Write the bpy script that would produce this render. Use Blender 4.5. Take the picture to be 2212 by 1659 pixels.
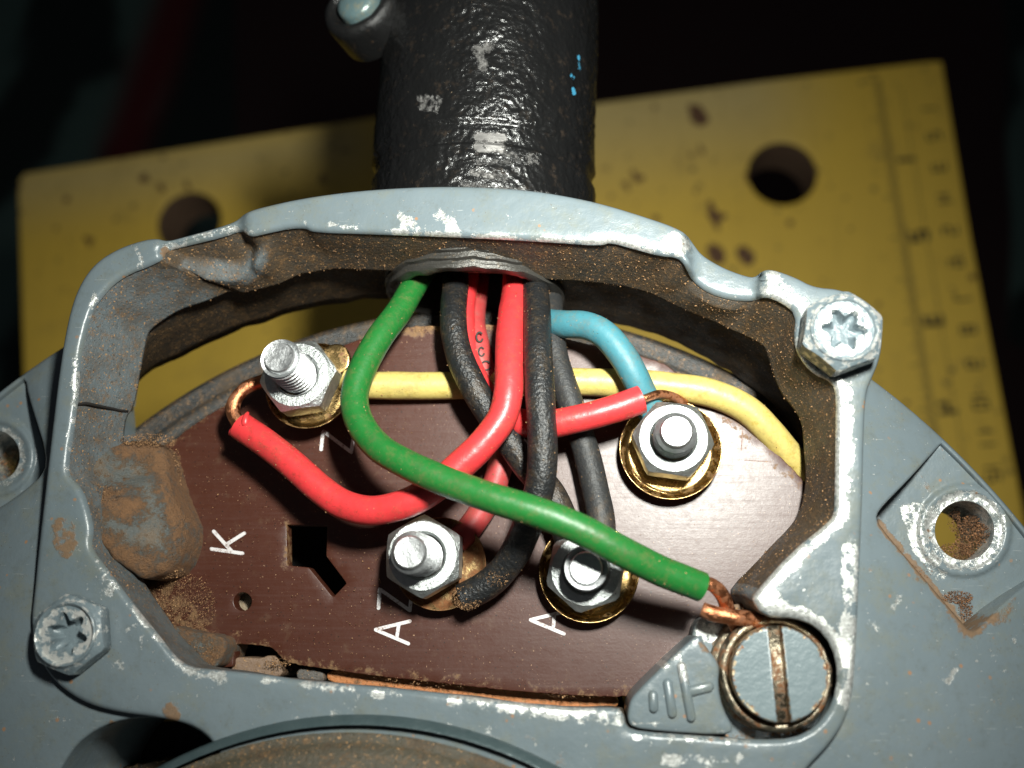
import bpy, bmesh, math, random
import numpy as np
from mathutils import Vector, Quaternion, Matrix, noise as mnoise
from mathutils.geometry import delaunay_2d_cdt

random.seed(7); np.random.seed(7)
SC = bpy.context.scene
for o in list(bpy.data.objects): bpy.data.objects.remove(o)
MM = 0.001

# ------------------------------------------------------------------ camera
H = 100.0                                   # camera height over the terminal plate, mm
F = 2150.0; CX, CY = 1106.0, 829.5          # focal length and centre, in units of a 2212 px wide frame
NX, NY = 1270.0, 1350.0                     # where the plate's normal through the lens meets the frame
vn = Vector(((NX-CX)/F, -(NY-CY)/F, -1)).normalized()
Q = vn.rotation_difference(Vector((0, 0, -1)))
cam = bpy.data.cameras.new('camera'); camo = bpy.data.objects.new('camera', cam)
SC.collection.objects.link(camo); SC.camera = camo
camo.rotation_mode = 'QUATERNION'; camo.rotation_quaternion = Q; camo.location = (0, 0, H*MM)
cam.sensor_width = 36; cam.lens = F/2212*36; cam.clip_start = 0.005; cam.clip_end = 20
cam.dof.use_dof = True; cam.dof.focus_distance = 0.097; cam.dof.aperture_fstop = 19

# ------------------------------------------------------------------ world + flash
w = bpy.data.worlds.new('World'); SC.world = w; w.use_nodes = True
bg = w.node_tree.nodes['Background']; bg.inputs[0].default_value = (0.85, 0.9, 1, 1); bg.inputs[1].default_value = 0.030
fl = bpy.data.lights.new('flash', 'AREA'); fl.shape = 'RECTANGLE'; fl.size = 0.015; fl.size_y = 0.008
fl.energy = 0.085; fl.spread = math.radians(90); fl.color = (0.98, 1.0, 0.93)
flo = bpy.data.objects.new('flash', fl); SC.collection.objects.link(flo)
flo.location = (0.016, 0.036, 0.106)
flo.rotation_euler = Vector((-0.16, -0.02, -1)).to_track_quat('-Z', 'Y').to_euler()
SC.view_settings.view_transform = 'Standard'; SC.view_settings.look = 'None'
SC.view_settings.exposure = 0; SC.view_settings.gamma = 1

# ------------------------------------------------------------------ mapping helpers (mm)
CAM = Vector((0, 0, H))
def P(x, y, z=0.0):
    d = Q @ Vector(((x-CX)/F, -(y-CY)/F, -1))
    return CAM + d*((z-H)/d.z)
Qi = Q.inverted()
def proj(p):
    v = Qi @ (Vector(p)-CAM)
    return (CX + F*v.x/(-v.z), CY - F*v.y/(-v.z))
def crop(ox, oy, s):            # enlarged view of the 2400 px photograph -> 2212 px frame
    k = 1.085
    return lambda X, Y: ((ox+X/s)/k, (oy+Y/s)/k)

# ------------------------------------------------------------------ object helpers
COL = SC.collection
def link(name, me, mats=(), parent=None, smooth=True, origin=None):
    for m in (mats if isinstance(mats, (list, tuple)) else [mats]): me.materials.append(m)
    if smooth: me.polygons.foreach_set('use_smooth', [True]*len(me.polygons))
    o = bpy.data.objects.new(name, me); COL.objects.link(o)
    if parent: o.parent = parent; o.location = (0, 0, 0)
    return o
def mesh(name, verts, faces, mats, parent=None, smooth=True, attrs=None, sharp=None, midx=None, base=None):
    """verts in mm, world; shifted to the parent's origin"""
    off = Vector(parent_origin(parent)) if parent else (Vector(base) if base is not None else Vector((0, 0, 0)))
    a = (np.array([tuple(v) for v in verts], dtype=float) - np.array(off))*MM
    me = bpy.data.meshes.new(name)
    me.from_pydata(a.tolist(), [], faces)
    if attrs:
        for k, vals in attrs.items():
            at = me.attributes.new(k, 'FLOAT', 'POINT'); at.data.foreach_set('value', list(map(float, vals)))
    if midx is not None: pass
    me.update()
    bm = bmesh.new(); bm.from_mesh(me); bmesh.ops.recalc_face_normals(bm, faces=bm.faces)
    if sharp is not None:
        for e in bm.edges:
            if len(e.link_faces) == 2 and e.calc_face_angle(0) > math.radians(sharp): e.smooth = False
    bm.to_mesh(me); bm.free()
    o = link(name, me, mats, parent, smooth)
    if midx is not None: me.polygons.foreach_set('material_index', midx)
    if not parent and base is not None: o.location = Vector(base)*MM
    return o
def parent_origin(p):
    v = Vector((0, 0, 0))
    while p is not None:
        v += p.location/MM; p = p.parent
    return v
def empty(name, loc):
    o = bpy.data.objects.new(name, None); o.empty_display_size = 0.003
    COL.objects.link(o); o.location = Vector(loc)*MM; return o
def tag(o, label, cat, group=None, kind=None):
    o['label'] = label
    if cat: o['category'] = cat
    if group: o['group'] = group
    if kind: o['kind'] = kind
    return o

# ------------------------------------------------------------------ geometry helpers
def chaikin(pts, it=2, closed=True):
    p = np.array(pts, float)
    for _ in range(it):
        if closed:
            q = np.roll(p, -1, 0); a = .75*p+.25*q; b = .25*p+.75*q
            p = np.empty((2*len(a), p.shape[1])); p[0::2] = a; p[1::2] = b
        else:
            a = .75*p[:-1]+.25*p[1:]; b = .25*p[:-1]+.75*p[1:]
            n = np.empty((2*len(a)+2, p.shape[1])); n[0] = p[0]; n[-1] = p[-1]; n[1:-1:2] = a; n[2:-1:2] = b; p = n
    return p
def resample(p, step, closed=True):
    p = np.array(p, float)
    if closed: p = np.vstack([p, p[:1]])
    d = np.r_[0, np.cumsum(np.linalg.norm(np.diff(p[:, :2], axis=0), axis=1))]
    n = max(3, int(round(d[-1]/step)))
    t = np.linspace(0, d[-1], n+1)
    if closed: t = t[:-1]
    return np.stack([np.interp(t, d, p[:, k]) for k in range(p.shape[1])], 1)
def inside(pts, poly):
    x, y = pts[:, 0], pts[:, 1]; r = np.zeros(len(pts), bool)
    x0, y0 = poly[:, 0], poly[:, 1]; x1, y1 = np.roll(x0, -1), np.roll(y0, -1)
    for a, b, c, d in zip(x0, y0, x1, y1):
        if b == d: continue
        m = ((b > y) != (d > y)) & (x < (c-a)*(y-b)/(d-b)+a)
        r ^= m
    return r
def segdist(pts, poly, closed=True):
    a = poly if closed else poly[:-1]; b = np.roll(poly, -1, 0) if closed else poly[1:]
    best = np.full(len(pts), 1e9)
    for p, q in zip(a, b):
        d = q-p; L = (d*d).sum()
        t = np.clip(((pts-p)@d)/max(L, 1e-9), 0, 1)
        best = np.minimum(best, np.linalg.norm(pts-(p+t[:, None]*d), axis=1))
    return best
def area2(p): return 0.5*np.sum(p[:, 0]*np.roll(p[:, 1], -1)-np.roll(p[:, 0], -1)*p[:, 1])
def offset(p, d):
    """moves a closed loop by d towards its inside (d>0)"""
    s = 1 if area2(p) > 0 else -1
    t = np.roll(p, -1, 0)-np.roll(p, 1, 0); L = np.linalg.norm(t, axis=1)[:, None]; t = t/np.maximum(L, 1e-9)
    n = np.stack([-t[:, 1], t[:, 0]], 1)*s
    return p+n*d
def triangulate(loops, spacing=None):
    outer, holes = loops[0], loops[1:]
    pts = [l for l in loops]; edges = []; k = 0
    for l in loops:
        n = len(l); edges += [(k+i, k+(i+1) % n) for i in range(n)]; k += n
    allp = np.vstack(pts)
    if spacing:
        lo, hi = outer.min(0), outer.max(0)
        gx, gy = np.meshgrid(np.arange(lo[0], hi[0], spacing), np.arange(lo[1], hi[1], spacing*.866))
        gx = gx+(np.arange(gx.shape[0]) % 2)[:, None]*spacing/2
        g = np.stack([gx.ravel(), gy.ravel()], 1)
        m = inside(g, outer)
        for h in holes: m &= ~inside(g, h)
        g = g[m]
        if len(g):
            d = np.full(len(g), 1e9)
            for l in loops: d = np.minimum(d, segdist(g, l))
            g = g[d > spacing*.45]
        allp = np.vstack([allp, g])
    vs, es, fs, ov, _, _ = delaunay_2d_cdt([Vector(p) for p in allp.tolist()], edges, [], 0, 1e-5)
    V = np.array([tuple(v) for v in vs])
    idx = {}
    for i, o in enumerate(ov):
        for j in o: idx[j] = i
    tri = [tuple(f) for f in fs]
    c = np.array([V[list(f)].mean(0) for f in tri])
    m = inside(c, outer)
    for h in holes: m &= ~inside(c, h)
    loops_idx = []; k = 0
    for l in loops:
        loops_idx.append([idx[k+i] for i in range(len(l))]); k += len(l)
    return V, [t for t, ok in zip(tri, m) if ok], loops_idx

def slab(outer, holes=(), ztop=lambda x, y: 0, zbot=-1.0, r=8, rmm=None, step=8, spacing=26, sm=2, attrs=None,
         bottoms=None, cap=False, arc=3, rough=0):
    """plate with rounded upper edges; loops in frame units at their own height. bottoms[i]: lower loop (x,y) or None"""
    loops = [resample(chaikin(l, sm), step) if not isinstance(l, np.ndarray) else l for l in [outer]+list(holes)]
    if rough:
        loops = [l+np.array([[mnoise.noise(Vector((a*.13, b*.13, i*9.1)))*rough, mnoise.noise(Vector((a*.13+50, b*.13, i)))*rough] for a, b in l[:, :2]]) if (l.shape[1] == 2 and i == 0) else l for i, l in enumerate(loops)]
    rm = rmm if rmm is not None else r/21.5
    inset = [offset(l[:, :2], r if i == 0 else -r) if r > 0 else l[:, :2] for i, l in enumerate(loops)]
    V, T, LI = triangulate(inset, spacing)
    verts = []; px = []
    for x, y in V:
        z = ztop(x, y); verts.append(P(x, y, z)); px.append((x, y))
    faces = list(T)
    for li, (l, ins) in enumerate(zip(loops, inset)):
        prev = LI[li]; n = len(l)
        if r > 0:
            for j in range(1, arc+1):
                a = j/arc*math.pi/2
                cur = []
                for i in range(n):
                    s = math.sin(a); x, y = ins[i]+(l[i, :2]-ins[i])*s
                    zt = ztop(*l[i, :2]); p = P(x, y, zt); p.z = zt-rm*(1-math.cos(a))
                    cur.append(len(verts)); verts.append(p); px.append((x, y))
                faces += [(prev[i], prev[(i+1) % n], cur[(i+1) % n], cur[i]) for i in range(n)]; prev = cur
        if bottoms and bottoms[li] is not None:
            continue
        cur = []
        for i in range(n):
            p = Vector(verts[prev[i]]); p.z = zbot(*l[i, :2]) if callable(zbot) else zbot
            cur.append(len(verts)); verts.append(p); px.append(tuple(l[i, :2]))
        faces += [(prev[i], prev[(i+1) % n], cur[(i+1) % n], cur[i]) for i in range(n)]
        if cap and li == 0 and not holes: faces.append(tuple(cur))
    at = {k: [f(x, y) for x, y in px] for k, f in (attrs or {}).items()}
    return verts, faces, at, loops

def catmull(pts, step=.5):
    p = np.array(pts, float); p = np.vstack([2*p[0]-p[1], p, 2*p[-1]-p[-2]]); out = []
    for i in range(1, len(p)-2):
        L = np.linalg.norm((p[i+1]-p[i])[:3]); n = max(2, int(L/step))
        for k in range(n):
            t = k/n; a, b, c, d = p[i-1], p[i], p[i+1], p[i+2]
            out.append(.5*((2*b)+(-a+c)*t+(2*a-5*b+4*c-d)*t*t+(-a+3*b-3*c+d)*t**3))
    out.append(p[-2]); return np.array(out)
def sweep(pts, rad, n=18, step=.4, wob=0, seed=0, cap=True, flat=1.0, recess=0):
    """round tube through mm points; rad number or per-point 4th column"""
    c = catmull(pts, step)
    R = c[:, 3] if c.shape[1] > 3 else np.full(len(c), rad)
    c = c[:, :3]; T = np.gradient(c, axis=0); T /= np.linalg.norm(T, axis=1)[:, None]
    u = np.cross(T[0], [0, 0, 1.0]); u /= np.linalg.norm(u)
    V = []; Fc = []; U = []
    for i in range(len(c)):
        u = u-T[i]*(u@T[i]); u /= np.linalg.norm(u); v = np.cross(T[i], u)
        for k in range(n):
            a = 2*math.pi*k/n; d = math.cos(a)*u+math.sin(a)*v
            r = R[i]
            if wob: r *= 1+wob*mnoise.noise(Vector((*(c[i]*.35+d*.5),))+Vector((seed, 0, 0)))
            V.append(c[i]+d*r); U.append((k, d))
    m = len(c)
    for i in range(m-1):
        for k in range(n):
            Fc.append((i*n+k, i*n+(k+1) % n, (i+1)*n+(k+1) % n, (i+1)*n+k))
    if cap:
        for e, s in ((0, -1), (m-1, 1)):
            b = len(V); ring = []
            for k in range(n):
                ring.append(b+k); V.append(c[e]+(V[e*n+k]-c[e])*.45-T[e]*s*recess)
            Fc += [(e*n+k, e*n+(k+1) % n, ring[(k+1) % n], ring[k]) for k in range(n)]
            Fc.append(tuple(ring))
    return V, Fc
def lathe(profile, n=48, axis=(0, 0, 1), origin=(0, 0, 0), closed=False, wob=0):
    ax = Vector(axis).normalized(); q = Vector((0, 0, 1)).rotation_difference(ax); V = []; Fc = []
    for j, (r, z) in enumerate(profile):
        for k in range(n):
            a = 2*math.pi*k/n
            rr = r*(1+(wob*mnoise.noise(Vector((math.cos(a)*2, math.sin(a)*2, j*.3))) if wob else 0))
            V.append(q @ Vector((rr*math.cos(a), rr*math.sin(a), z))+Vector(origin))
    m = len(profile)
    for j in range(m-1):
        for k in range(n): Fc.append((j*n+k, j*n+(k+1) % n, (j+1)*n+(k+1) % n, (j+1)*n+k))
    if profile[0][0] > 1e-6 and closed: Fc.append(tuple(range(n)))
    if closed: Fc.append(tuple(range((m-1)*n, m*n)))
    return V, Fc
def join(*parts):
    V = []; Fc = []
    for v, f in parts:
        k = len(V); V += list(v); Fc += [tuple(i+k for i in t) for t in f]
    return V, Fc
def box(c, s, rz=0):
    V = []
    for dx in (-1, 1):
        for dy in (-1, 1):
            for dz in (-1, 1):
                x, y = dx*s[0]/2, dy*s[1]/2
                V.append(Vector((c[0]+x*math.cos(rz)-y*math.sin(rz), c[1]+x*math.sin(rz)+y*math.cos(rz), c[2]+dz*s[2]/2)))
    return V, [(0, 1, 3, 2), (4, 6, 7, 5), (0, 4, 5, 1), (2, 3, 7, 6), (0, 2, 6, 4), (1, 5, 7, 3)]

# ------------------------------------------------------------------ materials
class M:
    def __init__(s, name, coord='Object'):
        s.m = bpy.data.materials.new(name); s.m.use_nodes = True; s.t = s.m.node_tree; s.n = s.t.nodes; s.l = s.t.links
        s.b = s.n['Principled BSDF']
        tc = s.n.new('ShaderNodeTexCoord'); sc = s.n.new('ShaderNodeVectorMath'); sc.operation = 'SCALE'; sc.inputs['Scale'].default_value = 1000
        s.l.new(tc.outputs[coord], sc.inputs[0]); s.v = sc.outputs[0]
    def put(s, sock, val):
        if isinstance(val, bpy.types.NodeSocket): s.l.new(val, sock)
        elif isinstance(val, (tuple, list)) and len(val) == 3 and sock.type == 'RGBA': sock.default_value = (*val, 1)
        else: sock.default_value = val
    def vec(s, scale=(1, 1, 1), rot=0, loc=(0, 0, 0)):
        n = s.n.new('ShaderNodeMapping'); s.l.new(s.v, n.inputs[0]); n.inputs['Scale'].default_value = scale
        n.inputs['Rotation'].default_value = (0, 0, rot); n.inputs['Location'].default_value = loc; return n.outputs[0]
    def noise(s, sc, det=4, ro=.55, dist=0, v=None, col=False):
        n = s.n.new('ShaderNodeTexNoise'); s.l.new(v or s.v, n.inputs['Vector']); n.inputs['Scale'].default_value = sc
        n.inputs['Detail'].default_value = det; n.inputs['Roughness'].default_value = ro; n.inputs['Distortion'].default_value = dist
        return n.outputs['Color' if col else 'Fac']
    def voro(s, sc, feat='F1', v=None, out='Distance', rnd=1):
        n = s.n.new('ShaderNodeTexVoronoi'); n.feature = feat; s.l.new(v or s.v, n.inputs['Vector']); n.inputs['Scale'].default_value = sc
        n.inputs['Randomness'].default_value = rnd; return n.outputs[out]
    def ramp(s, f, a, b, c0=0., c1=1.):
        n = s.n.new('ShaderNodeMapRange'); n.interpolation_type = 'SMOOTHSTEP'; s.l.new(f, n.inputs[0])
        n.inputs[1].default_value = a; n.inputs[2].default_value = b; n.inputs[3].default_value = c0; n.inputs[4].default_value = c1
        return n.outputs[0]
    def mix(s, f, a, b):
        n = s.n.new('ShaderNodeMix'); n.data_type = 'RGBA'; s.put(n.inputs[0], f); s.put(n.inputs[6], a); s.put(n.inputs[7], b); return n.outputs[2]
    def mth(s, op, a, b=0., clamp=False):
        n = s.n.new('ShaderNodeMath'); n.operation = op; n.use_clamp = clamp; s.put(n.inputs[0], a); s.put(n.inputs[1], b); return n.outputs[0]
    def attr(s, name):
        n = s.n.new('ShaderNodeAttribute'); n.attribute_name = name; return n.outputs['Fac']
    def bump(s, h, dist, strength=1., normal=None):
        n = s.n.new('ShaderNodeBump'); s.l.new(h, n.inputs['Height']); n.inputs['Distance'].default_value = dist*MM
        n.inputs['Strength'].default_value = strength
        if normal: s.l.new(normal, n.inputs['Normal'])
        return n.outputs[0]
    def sep(s, v=None):
        n = s.n.new('ShaderNodeSeparateXYZ'); s.l.new(v or s.v, n.inputs[0]); return n.outputs
    def out(s, color=None, rough=None, metal=None, normal=None, **kw):
        if color is not None: s.put(s.b.inputs['Base Color'], color)
        if rough is not None: s.put(s.b.inputs['Roughness'], rough)
        if metal is not None: s.put(s.b.inputs['Metallic'], metal)
        if normal is not None: s.put(s.b.inputs['Normal'], normal)
        for k, v in kw.items(): s.put(s.b.inputs[k], v)
        return s.m

RUST = (0.36, 0.13, 0.035); DIRT = (0.085, 0.055, 0.03)
def mat_paint(name='grey_paint', dirt=.35, dust=.5):
    m = M(name)
    wear = m.attr('wear'); grime = m.attr('grime')
    n1 = m.noise(.9, 6, .65); nf = m.noise(4.5, 4, .7)
    e = m.mth('ADD', wear, m.mth('MULTIPLY', m.mth('SUBTRACT', n1, .5), 1.5))
    e = m.mth('ADD', e, m.mth('MULTIPLY', m.mth('SUBTRACT', nf, .5), .55))
    chip = m.ramp(e, .49, .62)
    sp = m.ramp(m.noise(2.2, 3, .6), .69, .715)                    # small lone chips
    spf = m.ramp(m.voro(1.1), .10, .06)
    bare = m.mth('MAXIMUM', chip, m.mth('MULTIPLY', m.mth('MULTIPLY', sp, .8), 1.), True)
    base = m.mix(m.noise(.08, 3, .5), (0.122, 0.156, 0.168), (0.174, 0.212, 0.234))
    base = m.mix(m.mth('MULTIPLY', m.ramp(m.noise(.25, 6, .75), .46, .70), .5), base, (0.18, 0.185, 0.14))
    base = m.mix(m.mth('MULTIPLY', m.ramp(m.voro(3.2), .16, .08), m.ramp(m.noise(.5, 3), .5, .62)), base, (0.10, 0.07, 0.045))
    alu = m.mix(m.ramp(m.noise(3, 5, .7), .3, .75), (0.34, 0.35, 0.33), (0.86, 0.87, 0.84))
    sc_ = m.mth('MAXIMUM', m.ramp(m.noise(1, 3, .6, v=m.vec((.25, 5, 1), rot=.9)), .70, .73), m.ramp(m.noise(1, 3, .6, v=m.vec((.3, 6, 1), rot=-.4)), .71, .74))
    base = m.mix(m.mth('MULTIPLY', sc_, .5), base, (0.42, 0.44, 0.43))
    base = m.mix(m.mth('MULTIPLY', m.ramp(m.noise(.6, 7, .8), .50, .70), .35), base, (0.10, 0.11, 0.095))
    c = m.mix(bare, base, alu)
    g = m.mth('ADD', grime, m.mth('MULTIPLY', m.mth('SUBTRACT', m.noise(.8, 6, .7), .5), 1.6))
    gm = m.ramp(g, .5, .72)
    dirtc = m.mix(m.noise(2.5, 5, .7), DIRT, (0.30, 0.16, 0.065))
    c = m.mix(m.mth('MULTIPLY', gm, .85), c, dirtc)
    rs = m.mth('MULTIPLY', m.ramp(m.voro(.75), .17, .10), m.ramp(m.noise(.35, 3), .52, .6))
    c = m.mix(m.mth('MULTIPLY', rs, .8), c, (0.33, 0.17, 0.08))
    rough = m.mth('ADD', m.mth('ADD', .23, m.mth('MULTIPLY', m.noise(1.2, 4), .16)), m.mth('MULTIPLY', gm, .4))
    h = m.mth('ADD', m.mth('MULTIPLY', m.noise(.7, 3), .6), m.mth('MULTIPLY', m.noise(6, 3), .10))
    h = m.mth('SUBTRACT', h, m.mth('MULTIPLY', bare, .35))
    h = m.mth('ADD', h, m.mth('MULTIPLY', m.mth('MULTIPLY', bare, m.noise(5, 4, .7)), .30))
    h = m.mth('ADD', h, m.mth('MULTIPLY', m.mth('MULTIPLY', gm, m.noise(4, 4, .7)), .5))
    return m.out(c, rough, m.mth('MULTIPLY', bare, .55), m.bump(h, .12, .9))
def mat_wall(name, base=(0.10, 0.105, 0.10), amount=.5, spec=.35, lit=None):
    m = M(name)
    d = m.ramp(m.noise(.35, 6, .7), .62-amount*.4, .80-amount*.2)
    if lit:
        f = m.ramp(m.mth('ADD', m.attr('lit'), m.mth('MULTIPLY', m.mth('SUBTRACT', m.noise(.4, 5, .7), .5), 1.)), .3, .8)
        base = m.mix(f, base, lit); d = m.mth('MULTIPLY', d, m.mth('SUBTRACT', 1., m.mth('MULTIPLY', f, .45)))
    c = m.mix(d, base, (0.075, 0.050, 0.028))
    c = m.mix(m.mth('MULTIPLY', m.ramp(m.noise(1.3, 7, .8), .49, .66), .65), c, (0.20, 0.11, 0.045))
    c = m.mix(m.ramp(m.noise(4.2, 2, .5), .655, .70), c, (0.46, 0.26, 0.11))
    c = m.mix(m.ramp(m.voro(2.8), .13, .08), c, (0.025, 0.02, 0.015))
    h = m.mth('ADD', m.noise(3, 5, .7), m.mth('MULTIPLY', m.ramp(m.noise(4.5, 2, .5), .66, .72), .7))
    return m.out(c, m.mth('ADD', .38, m.mth('MULTIPLY', d, .3)), 0., m.bump(h, .14, 1.), **{'Specular IOR Level': spec})
def mat_wire(name, col, rough=.36, bumpy=0., dark=.35, scuff=(0.2, 0.15, 0.1)):
    m = M(name)
    c = m.mix(m.mth('MULTIPLY', m.ramp(m.noise(.5, 4, .6), .45, .75), dark), col, tuple(x*.62 for x in col))
    c = m.mix(m.mth('MULTIPLY', m.ramp(m.noise(1.1, 6, .8), .48, .70), .7), c, scuff)
    c = m.mix(m.mth('MULTIPLY', m.ramp(m.noise(.30, 7, .8), .50, .66), .30), c, (0.14, 0.09, 0.05))
    c = m.mix(m.mth('MULTIPLY', m.ramp(m.voro(2.2), .11, .06), .8), c, (0.03, 0.02, 0.015))
    c = m.mix(m.ramp(m.noise(4.5, 2), .73, .77), c, (0.36, 0.25, 0.14))
    if bumpy:
        h = m.mth('ADD', m.noise(2.8, 3, .55), m.mth('MULTIPLY', m.noise(9, 2), .2)); b = m.bump(h, .16*bumpy, 1)
    else:
        h = m.mth('ADD', m.noise(1.0, 3, .5), m.mth('MULTIPLY', m.noise(7, 2), .12)); b = m.bump(h, .10, .6)
    return m.out(c, m.mth('ADD', rough-.06, m.mth('MULTIPLY', m.noise(2, 4), .14)), 0., b, **{'Specular IOR Level': .5})
def mat_metal(name, c0, c1, rough=.3, grain=.5, rust=0., metal=1., rustc=RUST):
    m = M(name)
    c = m.mix(m.noise(1.3, 5, .65), c0, c1)
    if rust:
        rm = m.ramp(m.noise(.9, 6, .7), .62-rust*.35, .72-rust*.2)
        c = m.mix(rm, c, m.mix(m.noise(4, 4), (0.10, 0.05, 0.02), rustc))
        met = m.mth('SUBTRACT', metal, m.mth('MULTIPLY', rm, metal*.9)); ro = m.mth('ADD', rough, m.mth('MULTIPLY', rm, .45))
    else: met = metal; ro = m.mth('ADD', rough-.10, m.mth('MULTIPLY', m.noise(3, 5, .75), .26))
    c = m.mix(m.ramp(m.noise(5, 3), .66, .74), c, tuple(x*.3 for x in c0))
    h = m.mth('ADD', m.noise(3.6, 4, .65), m.mth('MULTIPLY', m.noise(1.5, 3), .5))
    return m.out(c, ro, met, m.bump(h, .05*grain, 1))

PAINT = mat_paint()
WALL = mat_wall('dirty_inner_wall', (0.060, 0.052, 0.042), amount=.6, lit=(0.13, 0.155, 0.165))  # the lit tone puts the flash-lit side of the wall into its colour
WALL2 = mat_wall('dusty_outer_wall', (0.035, 0.03, 0.025), .7)
WALLL = mat_wall('grey_dusty_wall', (0.15, 0.18, 0.19), .30)
def mat_boss():
    m = M('grimy_grey_casting')
    c = m.mix(m.noise(.5, 6, .7), (0.070, 0.075, 0.070), (0.125, 0.138, 0.132))
    c = m.mix(m.mth('MULTIPLY', m.ramp(m.noise(.45, 8, .8), .42, .60), .75), c, (0.17, 0.12, 0.075))
    g = m.ramp(m.mth('ADD', m.attr('grime'), m.mth('MULTIPLY', m.mth('SUBTRACT', m.noise(.9, 8, .85), .5), 2.2)), .35, .85)
    c = m.mix(m.mth('MULTIPLY', g, .85), c, m.mix(m.noise(1.6, 7, .8), (0.095, 0.048, 0.022), (0.36, 0.175, 0.07)))
    c = m.mix(m.ramp(m.voro(2.4), .14, .08), c, (0.02, 0.015, 0.01))
    h = m.mth('ADD', m.noise(2.5, 6, .75), m.mth('MULTIPLY', m.mth('MULTIPLY', g, m.noise(5, 4, .7)), .8))
    return m.out(c, m.mth('ADD', .36, m.mth('MULTIPLY', g, .4)), 0., m.bump(h, .20, 1))
BOSSM = mat_boss()
ZINC = mat_metal('zinc_steel', (0.40, 0.43, 0.43), (0.78, 0.81, 0.79), .43, 2.2)
ZINCD = mat_metal('zinc_thread', (0.50, 0.52, 0.53), (0.82, 0.83, 0.83), .42, .9)
BRASS = mat_metal('yellow_passivated_washer', (0.34, 0.20, 0.075), (0.62, 0.44, 0.19), .27, .5, rust=.3, rustc=(0.20, 0.08, 0.03))
BRASSR = mat_metal('rusty_brass', (0.22, 0.14, 0.06), (0.50, 0.36, 0.17), .40, 2.0, rust=.85, rustc=(0.28, 0.10, 0.03))
COPPER = mat_metal('bare_copper', (0.40, 0.13, 0.055), (0.72, 0.32, 0.16), .34, 1.6, rust=.4, rustc=(0.25, 0.09, 0.04))
RUBBER = mat_wall('black_rubber_dust', (0.02, 0.02, 0.02), .25)
GREEN = mat_wire('green_insulation', (0.012, 0.145, 0.024), .42, scuff=(0.10, 0.14, 0.04))
RED = mat_wire('red_insulation', (0.68, 0.042, 0.046), .37, scuff=(0.30, 0.04, 0.03))
PINK = mat_wire('shaded_red_insulation', (0.40, 0.045, 0.045), .5, scuff=(0.30, 0.10, 0.09))  # duller red, shade painted into a wire the flash does not reach
BLACKW = mat_wire('black_insulation', (0.013, 0.014, 0.015), .38, 1., scuff=(0.05, 0.035, 0.02))
BLACKD = mat_wire('dusty_black_insulation', (0.022, 0.023, 0.024), .55, .5, scuff=(0.05, 0.045, 0.035))
YELLOW = mat_wire('yellow_insulation', (0.62, 0.49, 0.15), .42, scuff=(0.42, 0.29, 0.05))
BLUE = mat_wire('blue_insulation', (0.052, 0.205, 0.25), .50, scuff=(0.12, 0.19, 0.17))

def mat_plate():
    m = M('brown_bakelite')
    c = m.mix(m.noise(.12, 4), (0.052, 0.0135, 0.0065), (0.072, 0.021, 0.011))
    c = m.mix(m.mth('MULTIPLY', m.ramp(m.noise(.5, 6, .7), .55, .75), .5), c, (0.11, 0.06, 0.035))
    v = m.vec((.12, 3.2, 1), rot=.05)
    c = m.mix(m.mth('MULTIPLY', m.ramp(m.noise(1, 5, .7, v=v), .45, .7), .10), c, (0.14, 0.085, 0.075))
    c = m.mix(m.ramp(m.noise(4.5, 2), .70, .745), c, (0.36, 0.22, 0.13))
    c = m.mix(m.mth('MULTIPLY', m.ramp(m.voro(1.7), .13, .08), .9), c, (0.014, 0.008, 0.006))
    g = m.ramp(m.mth('ADD', m.attr('grime'), m.mth('MULTIPLY', m.mth('SUBTRACT', m.noise(.9, 6, .75), .5), 1.5)), .48, .75)
    c = m.mix(m.mth('MULTIPLY', g, .9), c, m.mix(m.noise(2.5, 5, .7), (0.07, 0.045, 0.025), (0.34, 0.18, 0.07)))
    ro = m.mth('ADD', m.mth('ADD', .27, m.mth('MULTIPLY', m.noise(1.5, 6, .75), .20)), m.mth('MULTIPLY', g, .4))
    h = m.mth('ADD', m.mth('MULTIPLY', m.noise(1, 4, .7, v=v), .15), m.mth('MULTIPLY', m.noise(3.2, 5, .75), .8))
    return m.out(c, m.mth('ADD', ro, m.mth('MULTIPLY', m.ramp(m.noise(1, 4, .7, v=m.vec((.15, 6, 1), rot=.05)), .45, .7), .045)), 0., m.bump(h, .014, .9), **{'Specular IOR Level': .58})
PLATE = mat_plate()
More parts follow.
